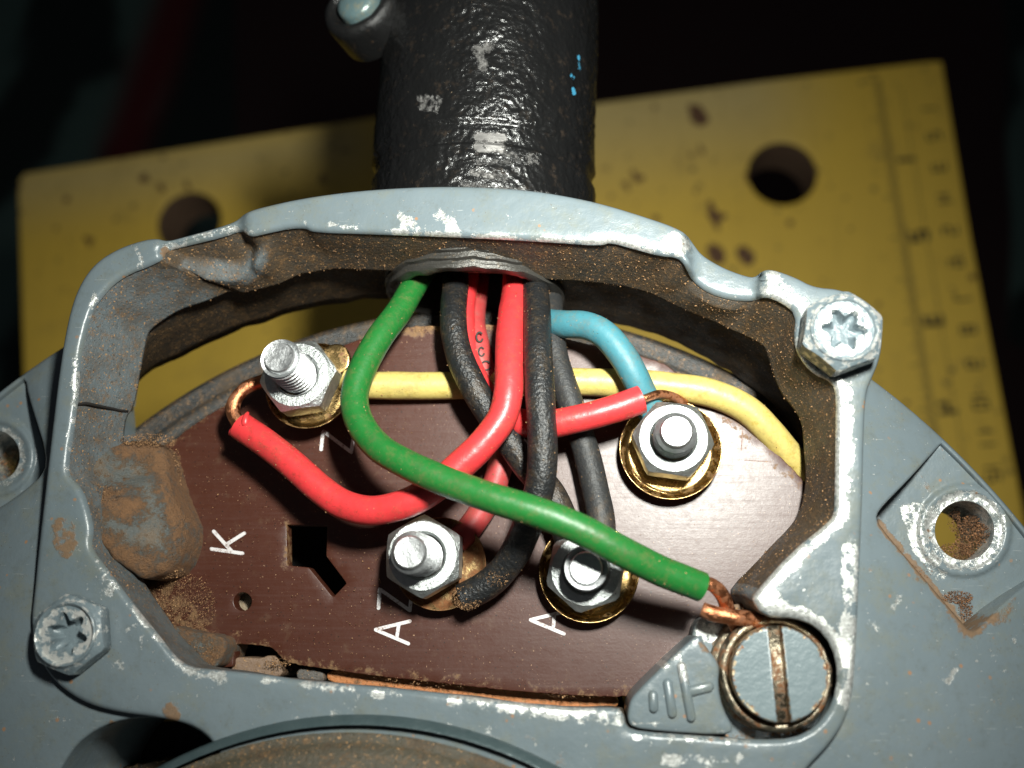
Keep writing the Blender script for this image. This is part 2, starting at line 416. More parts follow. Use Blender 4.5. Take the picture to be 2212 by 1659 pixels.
def mat_tube():
    m = M('wrinkled_black_conduit')
    wear = m.attr('wear')
    n = m.noise(2.0, 4, .6, .3); v = m.voro(2.1, 'SMOOTH_F1')
    h = m.mth('ADD', m.mth('MULTIPLY', n, .9), m.mth('MULTIPLY', v, .55))
    h = m.mth('ADD', h, m.mth('MULTIPLY', m.noise(6, 3, .6), .22))
    bare = m.ramp(m.mth('ADD', wear, m.mth('MULTIPLY', m.mth('SUBTRACT', m.noise(1.6, 6, .78), .5), 1.7)), .42, .72)
    c = m.mix(m.mth('MULTIPLY', m.ramp(m.noise(.8, 6, .7), .55, .75), .40), (0.007, 0.007, 0.007), (0.070, 0.048, 0.032))
    c = m.mix(m.ramp(m.noise(5, 2), .75, .79), c, (0.22, 0.16, 0.10))
    bl = m.ramp(m.mth('ADD', m.attr('blue'), m.mth('MULTIPLY', m.mth('SUBTRACT', m.noise(2.2, 4, .7), .5), 1.2)), .55, .62)
    c = m.mix(bl, c, (0.06, 0.30, 0.48))
    st = m.noise(1, 4, .7, v=m.vec((.4, 5, 1)))
    c = m.mix(bare, c, m.mix(st, (0.10, 0.095, 0.09), (0.62, 0.60, 0.58)))
    h = m.mth('MULTIPLY', h, m.mth('SUBTRACT', 1., m.mth('MULTIPLY', bare, .93)))
    return m.out(c, m.mth('ADD', .24, m.mth('MULTIPLY', bare, .12)), m.mth('MULTIPLY', bare, .8), m.bump(h, .10, 1.), **{'Specular IOR Level': .9})
TUBE = mat_tube()
def mat_board():
    m = M('yellow_painted_wood')
    c = m.mix(m.noise(.022, 5, .6), (0.72, 0.475, 0.065), (0.86, 0.57, 0.075))
    c = m.mix(m.ramp(m.attr('pale'), 0., 1.), c, (0.62, 0.48, 0.20))
    c = m.mix(m.mth('MULTIPLY', m.ramp(m.noise(.07, 6, .7), .55, .75), .4), c, (0.36, 0.25, 0.07))
    g = m.mth('ADD', m.attr('spot'), m.mth('MULTIPLY', m.mth('SUBTRACT', m.noise(.33, 6, .75), .5), 1.1))
    c = m.mix(m.mth('MULTIPLY', m.ramp(g, .45, .70), .95), c, (0.10, 0.036, 0.022))
    c = m.mix(m.mth('MULTIPLY', m.ramp(m.noise(.30, 4, .7), .60, .74), .6), c, (0.14, 0.08, 0.035))
    c = m.mix(m.mth('MULTIPLY', m.ramp(m.noise(1, 5, .7, v=m.vec((.9, .03, 1), rot=.2)), .5, .8), .35), c, (0.34, 0.21, 0.04))
    c = m.mix(m.mth('MULTIPLY', m.mth('MULTIPLY', m.ramp(m.voro(.17), .20, .08), m.ramp(m.noise(.09, 3), .42, .6)), .75), c, (0.12, 0.085, 0.04))
    c = m.mix(m.mth('MULTIPLY', m.mth('MULTIPLY', m.ramp(m.voro(.10), .13, .06), m.ramp(m.noise(.05, 3), .45, .55)), .85), c, (0.10, 0.036, 0.022))
    return m.out(c, .55, 0., m.bump(m.noise(.6, 4), .2, .5))
BOARD = mat_board()
WOOD = mat_wall('bare_ply_edge', (0.20, 0.13, 0.09), .2)
def simple(name, c, rough=.6, metal=0.):
    m = M(name); return m.out(m.mix(m.noise(1.5, 4), c, tuple(x*.75 for x in c)), rough, metal, m.bump(m.noise(4, 3), .03, .7))
INK = simple('ruler_ink', (0.03, 0.035, 0.03), .7)
m_ = M('white_letter_paint'); WHITE = m_.out(m_.mix(m_.ramp(m_.noise(2.2, 5, .75), .50, .68), (0.72, 0.69, 0.69), (0.26, 0.17, 0.14)), .65)
ORANGE = mat_wall('copper_brown_fibre', (0.55, 0.21, 0.075), .12, .4)
def mat_crumb(name, c0, c1):
    m = M(name); return m.out(m.mix(m.attr('tint'), c0, c1), .85)
CRUMB = mat_crumb('dust_grains', (0.06, 0.030, 0.015), (0.50, 0.28, 0.13))
RUSTC = mat_crumb('rust_grains', (0.05, 0.025, 0.012), (0.32, 0.15, 0.065))
def mat_cloth():
    m = M('dark_checked_cloth')
    s = m.sep(m.vec((1, 1, 1), rot=math.radians(20), loc=(17, 0, 0)))
    t = m.noise(.008, 3, .5)
    f1 = m.mth('SINE', m.mth('ADD', m.mth('MULTIPLY', s[0], .05), m.mth('MULTIPLY', t, 8.)))
    green = m.mix(m.ramp(f1, .0, .9), (0.006, 0.014, 0.011), (0.075, 0.13, 0.11))
    c = m.mix(m.ramp(m.attr('red'), .3, .6), green, (0.030, 0.011, 0.010))
    c = m.mix(m.ramp(m.attr('stripe'), .1, .8), c, (0.11, 0.006, 0.008))
    return m.out(c, .9, 0., m.bump(m.noise(1.0, 4), .3, 1))
CLOTH = mat_cloth()

# ------------------------------------------------------------------ wear maps, some edge highlights painted in (capsules in frame units)
def capsules(lst, fall=14, scale=1.):
    A = np.array([c[:4] for c in lst], float); R = np.array([c[4] for c in lst]); S = np.array([c[5] if len(c) > 5 else 1. for c in lst])*scale
    a = A[:, :2]; d = A[:, 2:]-a; L = np.maximum((d*d).sum(1), 1e-6)
    def f(x, y):
        p = np.array((x, y)); t = np.clip(((p-a)*d).sum(1)/L, 0, 1)
        r = np.linalg.norm(a+t[:, None]*d-p, axis=1)
        return float(np.max(S*np.clip(1-(r-R)/fall, 0, 1)))
    return f
wear_glint_rim = capsules([
    (1290, 520, 1350, 534, 8, 1), (1340, 522, 1440, 535, 12, .95), (1455, 520, 1470, 530, 18, 1), (850, 500, 1290, 520, 3, .8),
    (870, 465, 905, 495, 9, .72), (950, 465, 985, 500, 9, .75), (660, 480, 840, 498, 2, .6),
    (1670, 600, 1700, 645, 14, .8), (1690, 655, 1715, 700, 10, .8), (1650, 625, 1700, 650, 6, .9), (1720, 620, 1750, 650, 10, .6),
    (1718, 740, 1760, 800, 9, .95), (1760, 805, 1805, 830, 9, 1),
    (1822, 840, 1822, 1000, 17, .98), (1818, 1000, 1820, 1110, 8, .9), (1815, 1010, 1815, 1040, 18, .9),
    (1800, 1125, 1640, 1280, 16, 1), (1640, 1290, 1760, 1350, 22, .98), (1760, 1350, 1835, 1420, 20, .92), (1835, 1180, 1838, 1500, 16, .85),
    (1820, 1440, 1825, 1520, 10, .85), (1840, 950, 1843, 1100, 5, .55),
    (660, 1478, 780, 1495, 8, .75), (760, 1495, 860, 1500, 7, .75), (980, 1512, 1120, 1530, 11, .85), (1120, 1525, 1250, 1548, 12, .8), (1250, 1540, 1340, 1550, 14, .8),
    (560, 1468, 640, 1480, 4, .6), (400, 1450, 480, 1465, 10, .7), (340, 1385, 390, 1440, 7, .7), (240, 1260, 330, 1370, 5, .65),
    (195, 1060, 215, 1200, 5, .65), (150, 940, 145, 1020, 7, .6), (165, 780, 160, 930, 6, .66), (205, 640, 190, 680, 5, .6), (240, 600, 290, 580, 4, .6),  # left inner edge: highlight painted in along with worn paint
    (220, 1230, 240, 1300, 22, .52), (250, 1310, 300, 1370, 25, .50), (200, 1400, 250, 1440, 20, .48), (170, 1200, 180, 1260, 16, .5),
    (355, 532, 510, 490, 5, .62), (300, 540, 300, 570, 8, .5), (530, 500, 620, 492, 4, .5), (960, 1570, 1060, 1560, 8, .5),
    (1360, 1590, 1620, 1605, 5, .6), (1440, 1640, 1540, 1645, 14, .62), (1555, 1640, 1600, 1640, 8, .6), (1590, 1660, 1592, 1600, 4, .62),  # first bar paints the highlight on the rim's inner edge
    (620, 1560, 760, 1530, 10, .46), (1050, 1590, 1150, 1640, 14, .5)], 13, .94)
grime_rim = capsules([(135, 1140, 145, 1180, 22, .7), (368, 1530, 372, 1545, 11, .9), (60, 1300, 200, 1450, 30, .25), (355, 540, 358, 555, 6, .7),
    (1560, 1370, 1600, 1330, 10, .6), (1130, 1640, 1200, 1659, 14, .55), (1140, 1600, 1220, 1650, 12, .5), (490, 1600, 620, 1560, 4, .6)], 14)
edge_rim = None

# ================================================================== the motor housing
housing = empty('motor_housing', P(1015, 1700, -8))
tag(housing, 'grey painted cast motor housing with its terminal box open and paint chipped along the rim', 'motor housing')

def zrim(x, y):
    z = 10.
    if 1470 < x < 1660 and y < 700:
        t = min(1, max(0, (x-1478)/22)) * min(1, max(0, (1650-x)/18)); z -= 2.6*t*t*(3-2*t)
    if 340 < x < 540 and y < 580:
        t = min(1, max(0, (x-345)/20)) * min(1, max(0, (532-x)/16)); z -= .9*t
    z += .10*mnoise.noise(Vector((x*.012, y*.012, 0)))
    return z
outer = [(62, 1350), (70, 1280), (80, 1180), (95, 1050), (112, 900), (128, 770), (148, 665), (172, 605), (205, 563), (250, 535), (300, 517), (338, 511), (356, 519),
         (400, 507), (450, 494), (500, 478), (513, 470), (528, 456), (560, 445), (650, 425), (750, 411), (850, 403), (950, 399), (1050, 401), (1150, 408),
         (1250, 425), (1320, 442), (1390, 464), (1450, 484), (1482, 500), (1500, 525), (1516, 548), (1560, 574), (1600, 590), (1632, 598), (1646, 582), (1668, 578), (1720, 596), (1760, 618),
         (1820, 622), (1880, 650), (1910, 710), (1905, 770), (1884, 820), (1872, 850), (1868, 950), (1865, 1100), (1858, 1250), (1852, 1400), (1845, 1500), (1828, 1560),
         (1790, 1615), (1740, 1665), (1700, 1730), (1500, 1760), (480, 1760), (478, 1650), (460, 1605), (420, 1570), (350, 1552), (250, 1540), (180, 1520), (120, 1480), (82, 1430)]
pairs = [((451, 1446), (478, 1440)), ((408, 1442), (450, 1432)), ((373, 1419), (425, 1405)), ((342, 1376), (385, 1368)), ((296, 1321), (352, 1322)), ((253, 1263), (319, 1270)),
         ((214, 1212), (300, 1222)), ((191, 1181), (285, 1180)), ((198, 1146), (280, 1140)), ((191, 1111), (275, 1090)), ((175, 1057), (270, 1045)), ((144, 1026), (266, 1010)),
         ((143, 1000), (265, 985)), ((153, 937), (266, 940)), ((161, 875), (272, 900)), ((164, 860), (288, 880)), ((167, 794), (300, 821)), ((173, 750), (310, 761)), ((183, 707), (320, 721)),
         ((197, 664), (335, 705)), ((217, 638), (360, 687)), ((240, 611), (390, 670)), ((277, 587), (433, 654)), ((320, 571), (480, 637)), ((349, 556), (500, 630)), ((354, 539), (510, 626)),
         ((400, 527), (540, 618)), ((480, 508), (573, 608)), ((520, 493), (600, 602)), ((536, 509), (615, 600)), ((573, 500), (645, 593)), ((626, 489), (690, 586)), ((660, 489), (720, 582)),
         ((672, 498), (735, 580)), ((810, 502), (810, 585)), ((979, 508), (960, 586)), ((1100, 514), (1060, 590)), ((1200, 520), (1150, 600)), ((1300, 527), (1244, 608)), ((1316, 519), (1260, 609)),
         ((1371, 534), (1310, 613)), ((1425, 549), (1344, 617)), ((1466, 552), (1390, 630)), ((1482, 572), (1410, 638)), ((1495, 602), (1431, 646)), ((1530, 630), (1480, 665)), ((1580, 645), (1544, 693)),
         ((1630, 648), (1580, 710)), ((1655, 636), (1611, 726)), ((1690, 650), (1640, 742)), ((1722, 674), (1654, 753)), ((1717, 732), (1662, 775)), ((1726, 765), (1667, 793)), ((1755, 803), (1676, 825)),
         ((1801, 823), (1690, 855)), ((1809, 853), (1711, 876)), ((1808, 924), (1735, 913)), ((1807, 1000), (1739, 970)), ((1806, 1060), (1739, 1037)), ((1805, 1108), (1728, 1103)), ((1794, 1126), (1705, 1140)),
         ((1709, 1194), (1655, 1192)), ((1628, 1286), (1574, 1273)), ((1626, 1298), (1580, 1290)), ((1645, 1325), (1600, 1320)), ((1672, 1334), (1640, 1332)), ((1715, 1334), (1712, 1338)), ((1765, 1352), (1760, 1356)), ((1800, 1395), (1794, 1398)),
         ((1814, 1455), (1808, 1456)), ((1802, 1520), (1797, 1519)), ((1765, 1572), (1761, 1569)), ((1715, 1597), (1712, 1593)), ((1640, 1600), (1640, 1595)), ((1500, 1590), (1500, 1584)), ((1385, 1582), (1386, 1576)), ((1352, 1572), (1356, 1566)), ((1348, 1545), (1354, 1543)),
         ((1335, 1528), (1340, 1522)), ((1250, 1531), (1251, 1530)), ((1117, 1518), (1118, 1517)), ((984, 1501), (986, 1500)), ((784, 1481), (788, 1480)), ((642, 1469), (648, 1467)), ((560, 1456), (570, 1454))]
pl = np.array([(*a, *b) for a, b in pairs], float)
pl = resample(chaikin(pl, 1), 8)
inner_top = pl[:, :2].copy(); inner_bot = pl[:, 2:].copy()
edge_line = inner_top
V, Fc, at, LP = slab(outer, [inner_top], zrim, zbot=lambda x, y: -7. if y < 800 and x < 1900 else 1.5, r=13, rmm=.55, step=8, spacing=16, sm=2,
                     attrs={'wear': lambda x, y: wear_glint_rim(x, y)*(.86+.42*mnoise.noise(Vector((x*.018, y*.018, 4)))), 'grime': grime_rim}, bottoms=[None, 1], arc=4)
frame = mesh('terminal_frame', V, Fc, PAINT, housing, attrs=at)
# inner wall, lofted from the rim's inner edge to its own lower edge
def loft(topxy, botxy, zt, zb, rows=10, bulge=None, sag=.0):
    V = []; n = len(topxy)
    for j in range(rows+1):
        t = j/rows
        for i in range(n):
            a = P(*topxy[i], zt[i]); b = P(*botxy[i], zb[i]); p = a.lerp(b, t)
            if 0 < j: p += Vector((mnoise.noise(p*.25), mnoise.noise(p*.25+Vector((9, 0, 0))), 0))*.18
            if bulge: p = bulge(p, topxy[i], t)
            V.append(p)
    Fc = [(j*n+i, j*n+(i+1) % n, (j+1)*n+(i+1) % n, (j+1)*n+i) for j in range(rows) for i in range(n)]
    return V, Fc
zt = [zrim(*p)-.55 for p in inner_top]
zb = [3.0 if (y < 1300) else 2.0 for x, y in inner_top]
def shelf_s(tp):
    if tp[1] > 700 or not 340 < tp[0] < 575: return 0.
    return math.cos((tp[0]-458)/118*math.pi/2)
def shelf(p, tp, t):
    # pocket under the left rim notch: the wall stays back, then steps in over a rounded shelf
    s = shelf_s(tp)
    if s > 0:
        ts = .10+.42*s; k = 1/(1+math.exp(-(t-ts)*60)); p = p+Vector((-.28, -1, 0))*(1.9*min(1, s*1.6)*k*(1-.65*max(0, (t-ts)/(1-ts))))
    if abs(tp[0]-1565) < 85 and tp[1] < 700:
        p = p+Vector((-.3, -1, 0))*.8*math.cos((tp[0]-1565)/85*math.pi/2)*(1-.75*t)*min(1, t*5)
    return p
LV, LF = loft(inner_top, inner_bot, zt, zb, 30, shelf)
# lower lip thickness: a return strip 0.8 mm outwards
n = len(inner_top); base_i = 30*n
cen = P(1000, 1050, 3)
extra = []
for i in range(n):
    p = Vector(LV[base_i+i]); d = Vector((p.x-cen.x, p.y-cen.y, 0)).normalized()
    extra.append(p+d*1.0+Vector((0, 0, -.15)))
LV += extra; LF += [(base_i+i, base_i+(i+1) % n, base_i+n+(i+1) % n, base_i+n+i) for i in range(n)]
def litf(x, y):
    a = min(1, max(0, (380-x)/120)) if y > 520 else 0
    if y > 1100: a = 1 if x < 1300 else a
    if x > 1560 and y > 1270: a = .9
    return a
wall = mesh('inner_wall', LV, LF, WALL, housing, attrs={'lit': [max(litf(*inner_top[i % n]), 1.3*min(1, 2*shelf_s(inner_top[i % n]))*max(0, 1-abs((i//n)/30-(.20+.42*shelf_s(inner_top[i % n])))/.24)) for i in range(len(LV))]})  # shelf crescent and left side coloured paler as if lit
WALLV = LV[:]; WALLF = LF[:]

crack_pts = [tuple(P(*a).lerp(P(*a), 0)+Vector((.05*mnoise.noise(Vector((k, 1, 0))), .12*mnoise.noise(Vector((k*1.7, 2, 0))), 0))) for k, a in enumerate([(165, 873, 9.3), (185, 872, 8.6), (205, 875, 7.6), (225, 879, 6.4), (245, 883, 5.2), (262, 886, 4.2), (276, 888, 3.4)])]
sv_, sf_ = sweep(crack_pts, .13, n=8, step=.3, wob=.5)
mesh('wall_crack_shade', sv_, sf_, simple('crack_shade', (0.015, 0.012, 0.01), .9), housing)  # dark tube laid on the wall for the shade of a crack
# second wall further out, seen under the lip
def strip(pts_top, zt, pts_bot, zb, rows=6, step=10):
    a = resample(chaikin(np.array([(*p, *q) for p, q in zip(pts_top, pts_bot)]), 2, False), step, False)
    V = []; n = len(a)
    for j in range(rows+1):
        t = j/rows
        for r_ in a:
            p = P(r_[0], r_[1], zt).lerp(P(r_[2], r_[3], zb), t)
            V.append(p+Vector((0, mnoise.noise(p*.4)*.25, mnoise.noise(p*.9)*.2 if j == rows else 0)))
    return V, [(j*n+i, j*n+i+1, (j+1)*n+i+1, (j+1)*n+i) for j in range(rows) for i in range(n-1)]
s1 = strip([(262, 860), (288, 770), (335, 690), (440, 635), (555, 600), (690, 572), (900, 545)], 2.6,
           [(290, 840), (318, 805), (376, 777), (483, 727), (583, 690), (700, 657), (900, 638)], -7)
s2 = strip([(1205, 570), (1330, 575), (1450, 612), (1600, 680), (1690, 740), (1760, 860), (1790, 960)], 4.5,
           [(1200, 676), (1320, 694), (1430, 726), (1540, 780), (1620, 832), (1690, 892), (1728, 960)], -8)
ow = mesh('outer_wall', *join(s1, s2), WALL2, housing)
sd = ow.modifiers.new('solid', 'SOLIDIFY'); sd.thickness = .8*MM; sd.offset = 1

# casing: a shallow dome round the motor axis, its hub beyond the lower edge of the picture
def circ3(a, b, c):
    ax, ay, bx, by, cx, cy = a.x, a.y, b.x, b.y, c.x, c.y
    d = 2*(ax*(by-cy)+bx*(cy-ay)+cx*(ay-by))
    ux = ((ax*ax+ay*ay)*(by-cy)+(bx*bx+by*by)*(cy-ay)+(cx*cx+cy*cy)*(ay-by))/d
    uy = ((ax*ax+ay*ay)*(cx-bx)+(bx*bx+by*by)*(ax-cx)+(cx*cx+cy*cy)*(bx-ax))/d
    return Vector((ux, uy, 0)), math.hypot(ax-ux, ay-uy)
ZC = -1.0
Cc, Rc = circ3(P(2030, 938, ZC), P(2212, 1133, ZC), P(20, 828, ZC))
print('casing centre', Cc, Rc)
def arcpx(r, a0, a1, n, z):
    return [proj((Cc.x+r*math.cos(math.radians(a0+(a1-a0)*i/n)), Cc.y+r*math.sin(math.radians(a0+(a1-a0)*i/n)), z)) for i in range(n+1)]
def zcase(x, y):
    p = P(x, y, 2.0); r = math.hypot(p.x-Cc.x, p.y-Cc.y)
    t = max(0, (r-Rc*.66)/(Rc*.34))
    z = 8.6-(t**1.7)*9.6
    return z
# the loop is given in frame units at casing height
c_out = arcpx(Rc, -60, 240, 90, ZC)
c_out = [(x, y) for x, y in c_out if y < 2400]+[(-900, 2400)]
import itertools
c_out = [p for p in c_out]
rim_in = [(150, 1420), (110, 1330), (140, 1100), (170, 900), (195, 700), (420, 600), (1000, 480), (1600, 640), (1800, 720), (1850, 850), (1845, 1200), (1835, 1450),
          (1780, 1600), (1700, 1650), (1300, 1700), (500, 1700), (520, 1600), (480, 1555), (420, 1530), (300, 1500), (200, 1470)]
dark_hole = [(110, 1700), (150, 1625), (185, 1590), (235, 1562), (300, 1549), (380, 1555), (450, 1590), (475, 1640), (480, 1760), (300, 1790), (120, 1780)]
lugR = [(2046, 945), (2010, 985), (1960, 1040), (1915, 1085), (1893, 1112), (1900, 1135), (1985, 1235), (2075, 1340), (2100, 1368), (2122, 1352), (2170, 1300), (2260, 1230), (2300, 1190), (2212, 1120), (2120, 1020)]
lugL = [(-60, 880), (0, 835), (38, 812), (52, 812), (58, 850), (75, 905), (97, 975), (95, 1020), (50, 1060), (0, 1095), (-80, 1140), (-120, 1000)]
z_lugR, z_lugL = -.6, -.3
grime_case = capsules([(1900, 1130, 2100, 1372, 3, .85), (2100, 1372, 2200, 1300, 6, .7), (1930, 900, 2005, 1060, 6, .42), (2110, 1345, 2180, 1330, 14, .5), (1860, 1400, 1850, 1450, 4, .5), (150, 1660, 250, 1560, 8, .6)], 14)
wear_case = capsules([(2060, 1440, 2058, 1470, 9, .62), (1930, 1310, 1950, 1290, 6, .55), (1905, 1400, 1920, 1440, 3, .62), (1880, 1330, 1910, 1410, 1, .5), (120, 1555, 150, 1545, 6, .55), (2130, 1435, 2190, 1375, 6, .55), (1960, 1275, 1975, 1262, 3, .6)], 9)
# keep the lug cut-outs inside the dome's edge
cut_l = [resample(chaikin(l, 1), 9) for l in (lugR, lugL)]
def clip_in(l, k=.992):
    o = []
    for x, y in l:
        p = P(x, y, ZC); d = Vector((p.x-Cc.x, p.y-Cc.y, 0)); r = d.length
        if r > Rc*k: d *= Rc*k/r; q = proj((Cc.x+d.x, Cc.y+d.y, ZC)); o.append(q)
        else: o.append((x, y))
    o = np.array(o); keep = [0]
    for i in range(1, len(o)):
        if np.linalg.norm(o[i]-o[keep[-1]]) > 2: keep.append(i)
    return o[keep]
cut_l = [clip_in(l) for l in cut_l]
V, Fc, at, LP2 = slab(c_out, [rim_in, dark_hole, cut_l[0], cut_l[1]], zcase, zbot=lambda x, y: -9. if not (1880 < x < 2350 and 930 < y < 1400) and not (x < 110 and y < 1150) else (-2.2),
                 r=7, rmm=.35, step=16, spacing=30, sm=1, attrs={'wear': wear_case, 'grime': grime_case})
casing = mesh('casing', V, Fc, PAINT, housing, attrs=at)

def lug(name, loop, hole_c, hole_r, z, label, wearf):
    a = np.linspace(0, 2*math.pi, 40, endpoint=False)
    hole = np.stack([hole_c[0]+hole_r*np.cos(a), hole_c[1]+hole_r*np.sin(a)], 1)
    l = offset(loop, -2)
    def zf(x, y):
        d = math.hypot(x-hole_c[0], y-hole_c[1])/hole_r; t = max(0, min(1, (1.62-d)/.10)); t2 = max(0, min(1, (1.34-d)/.08))
        return z+.45*t-.30*t2+.05*math.sin(d*60)*t2
    V, Fc, at, _ = slab(l, [hole], zf, zbot=z-9, r=2, rmm=.1, step=7, spacing=6, attrs={'wear': wearf, 'grime': grime_case})
    o = mesh(name, V, Fc, PAINT, housing, attrs=at); o['label'] = label
    return o
def ringwear(c, r, extra):
    e = capsules(extra, 10) if extra else (lambda x, y: 0)
    def f(x, y):
        d = math.hypot(x-c[0], y-c[1]); k = max(0, min(1, (r*1.55-d)/(r*.22)))
        return max(k*.62, e(x, y))
    return f
lr = lug('mounting_lug', cut_l[0], (2084, 1146), 64, z_lugR, 'mounting lug with dirt packed in its screw hole, right of the frame', ringwear((2084, 1146), 64, [(1965, 1110, 1990, 1180, 18, .62), (1990, 1180, 2030, 1240, 14, .58), (1960, 1100, 2000, 1100, 12, .55)]))
ll = lug('mounting_lug', cut_l[1], (-14, 985), 56, z_lugL, 'mounting lug cut off by the left edge', ringwear((-14, 985), 50, []))

# stator ring under the plate
Cr, Rr = circ3(P(318, 905, -9), P(760, 700, -9), P(1665, 852, -9))
ring = []
prof = [(Rr-4.5, -3), (Rr-4.2, -.6), (Rr-3.2, 0), (Rr-2.2, -.5), (Rr-1.9, -.9), (Rr-.8, -.2), (Rr, -.6), (Rr+.1, -3), (Rr-.5, -14)]
rv, rf = lathe(prof, 180, (0, 0, 1), (Cr.x, Cr.y, -8.5))
STEEL = mat_wall('dull_dark_steel', (0.035, 0.037, 0.037), .45, .7)
mesh('stator_ring', rv, rf, STEEL, housing)

# screw boss bulging from the left wall
b = P(330, 1090, 2)
bv, bf = [], []
bp = [((130, 1010), 8), ((150, 1060), 7.5)]
boss_loop = [(150, 1000), (200, 975), (262, 950), (320, 948), (352, 962), (362, 1014), (363, 1066), (388, 1099), (402, 1138), (396, 1185), (368, 1230), (312, 1254), (285, 1240), (240, 1210), (190, 1150), (160, 1060)]
def zboss(x, y):
    d1 = max(0, 1-((x-262)/135)**2) ; e = max(0, 1-((y-1150)/120)**2)
    z = 4.2+3.4*math.sqrt(max(0, e))*max(0, min(1, (390-x)/150))**.7
    if x < 290: z = max(z, 4.2+(290-x)/150*4.5)
    if y < 1040: z = max(3.2, z-1.0*(1040-y)/60)
    return z+.25*mnoise.noise(Vector((x*.03, y*.03, 2)))
V, Fc, at, _ = slab(boss_loop, [], zboss, -6, r=14, rmm=1.0, step=8, spacing=12, attrs={'wear': lambda x, y: 0,
    'grime': lambda x, y, f=capsules([(275, 955, 350, 960, 16, .85), (345, 980, 390, 1110, 12, .8), (385, 1120, 398, 1190, 6, .7), (160, 1050, 280, 1095, 10, .8), (290, 1215, 365, 1240, 12, .85), (200, 1160, 260, 1210, 8, .8)], 50): .22+.75*f(x, y)}, rough=4)
mesh('screw_boss', V, Fc, BOSSM, housing, attrs=at)
# small cast tab and brush holder block at the plate's lower left corner
tabg = lambda x, y: .62
V, Fc, at, _ = slab([(362, 1345), (400, 1362), (480, 1372), (492, 1395), (468, 1448), (420, 1440), (385, 1400)], [], lambda x, y: 2.4, -4, r=5, step=8, spacing=14, attrs={'wear': lambda x, y: 0, 'grime': capsules([(380, 1370, 480, 1440, 60, .6)], 30)}, rough=3)
mesh('cast_tab', V, Fc, BOSSM, housing, attrs=at)
V, Fc, at, _ = slab([(498, 1418), (560, 1422), (592, 1414), (606, 1430), (612, 1470), (500, 1466)], [], lambda x, y: -1.2, -7, r=4, step=8, spacing=14, rough=3)
mesh('brush_block', V, Fc, mat_wall('dusty_tan_metal', (0.24, 0.16, 0.11), .2), housing)
V, Fc, at, _ = slab([(640, 1440), (700, 1448), (702, 1478), (640, 1474)], [], lambda x, y: -1.5, -7, r=4, step=6, spacing=14)
mesh('brush_block', V, Fc, mat_wall('dusty_grey_metal', (0.12, 0.11, 0.10), .4), housing)
V, Fc, at, _ = slab([(706, 1440), (860, 1455), (1100, 1480), (1320, 1496), (1345, 1520), (1300, 1545), (1100, 1530), (860, 1500), (706, 1480)], [], lambda x, y: -1.9, -6, r=4, step=10, spacing=30)
mesh('fibre_strip', V, Fc, ORANGE, housing)

# earth pad, its pocket and symbol
V, Fc, at, _ = slab([(1510, 1369), (1524, 1395), (1545, 1420), (1556, 1440), (1552, 1480), (1562, 1530), (1590, 1580), (1560, 1590), (1430, 1582), (1366, 1574), (1354, 1556), (1358, 1520), (1372, 1497), (1440, 1430), (1490, 1384)], [],
                    lambda x, y: 8.4, -1, r=7, rmm=.45, step=7, spacing=14, sm=1, attrs={'wear': capsules([(1430, 1430, 1440, 1440, 7, .7), (1460, 1425, 1474, 1425, 6, .6), (1370, 1560, 1560, 1582, 2, .6), (1500, 1385, 1450, 1425, 2, .6)], 8), 'grime': capsules([(1515, 1390, 1550, 1430, 3, .6)], 10)})  # bar along the lower edge paints the ridge's highlight
pad = mesh('earth_pad', V, Fc, PAINT, housing, attrs=at)
k9 = crop(1400, 1200, 2.765)
def stroke(p0, p1, wpx, z, h, n=8, r=0):
    """capsule-shaped bar between two frame points"""
    p0, p1 = np.array(p0, float), np.array(p1, float); d = (p1-p0)/np.linalg.norm(p1-p0); nn = np.array((-d[1], d[0])); L = []
    for k in range(n+1):
        a = -math.pi/2+math.pi*k/n; L.append(p1+wpx/2*(math.cos(a)*d+math.sin(a)*nn))
    for k in range(n+1):
        a = math.pi/2+math.pi*k/n; L.append(p0+wpx/2*(math.cos(a)*d+math.sin(a)*nn))
    V = [P(*q, z) for q in L]; m = len(V); rr = r
    mid = (Vector(P(*p0, z))+Vector(P(*p1, z)))/2
    top = []
    for q in L:
        t = np.clip((np.array(q)-p0)@d/ (np.linalg.norm(p1-p0)), 0, 1); c = p0+d*t*np.linalg.norm(p1-p0)
        s = .45 if r else .999
        v = P(*(c+(q-c)*s), z); v.z = z+h; top.append(v)
    if r:
        midr = []
        for q in L:
            t = np.clip((np.array(q)-p0)@d/ (np.linalg.norm(p1-p0)), 0, 1); c = p0+d*t*np.linalg.norm(p1-p0)
            v = P(*(c+(q-c)*.85), z); v.z = z+h*.7; midr.append(v)
        V2 = V+midr+top
        return V2, [(i, (i+1) % m, m+(i+1) % m, m+i) for i in range(m)]+[(m+i, m+(i+1) % m, 2*m+(i+1) % m, 2*m+i) for i in range(m)]+[tuple(range(2*m, 3*m))]
    return V+top, [(i, (i+1) % m, m+(i+1) % m, m+i) for i in range(m)]+[tuple(range(m, 2*m))]
eb = [stroke(k9(360, 1185), k9(365, 1270), 22, 8.35, .45, r=1), stroke(k9(455, 1110), k9(485, 1305), 22, 8.35, .45, r=1),
      stroke(k9(545, 1000), k9(607, 1330), 22, 8.35, .5, r=1), stroke(k9(610, 1160), k9(720, 1133), 25, 8.35, .42, r=1)]
ev, ef = join(*eb)
es = mesh('earth_symbol', ev, ef, PAINT, pad, attrs={'wear': [.75 if (abs(proj(v)[0]-1474) < 12 and proj(v)[1] < 1500) else 0 for v in ev]})
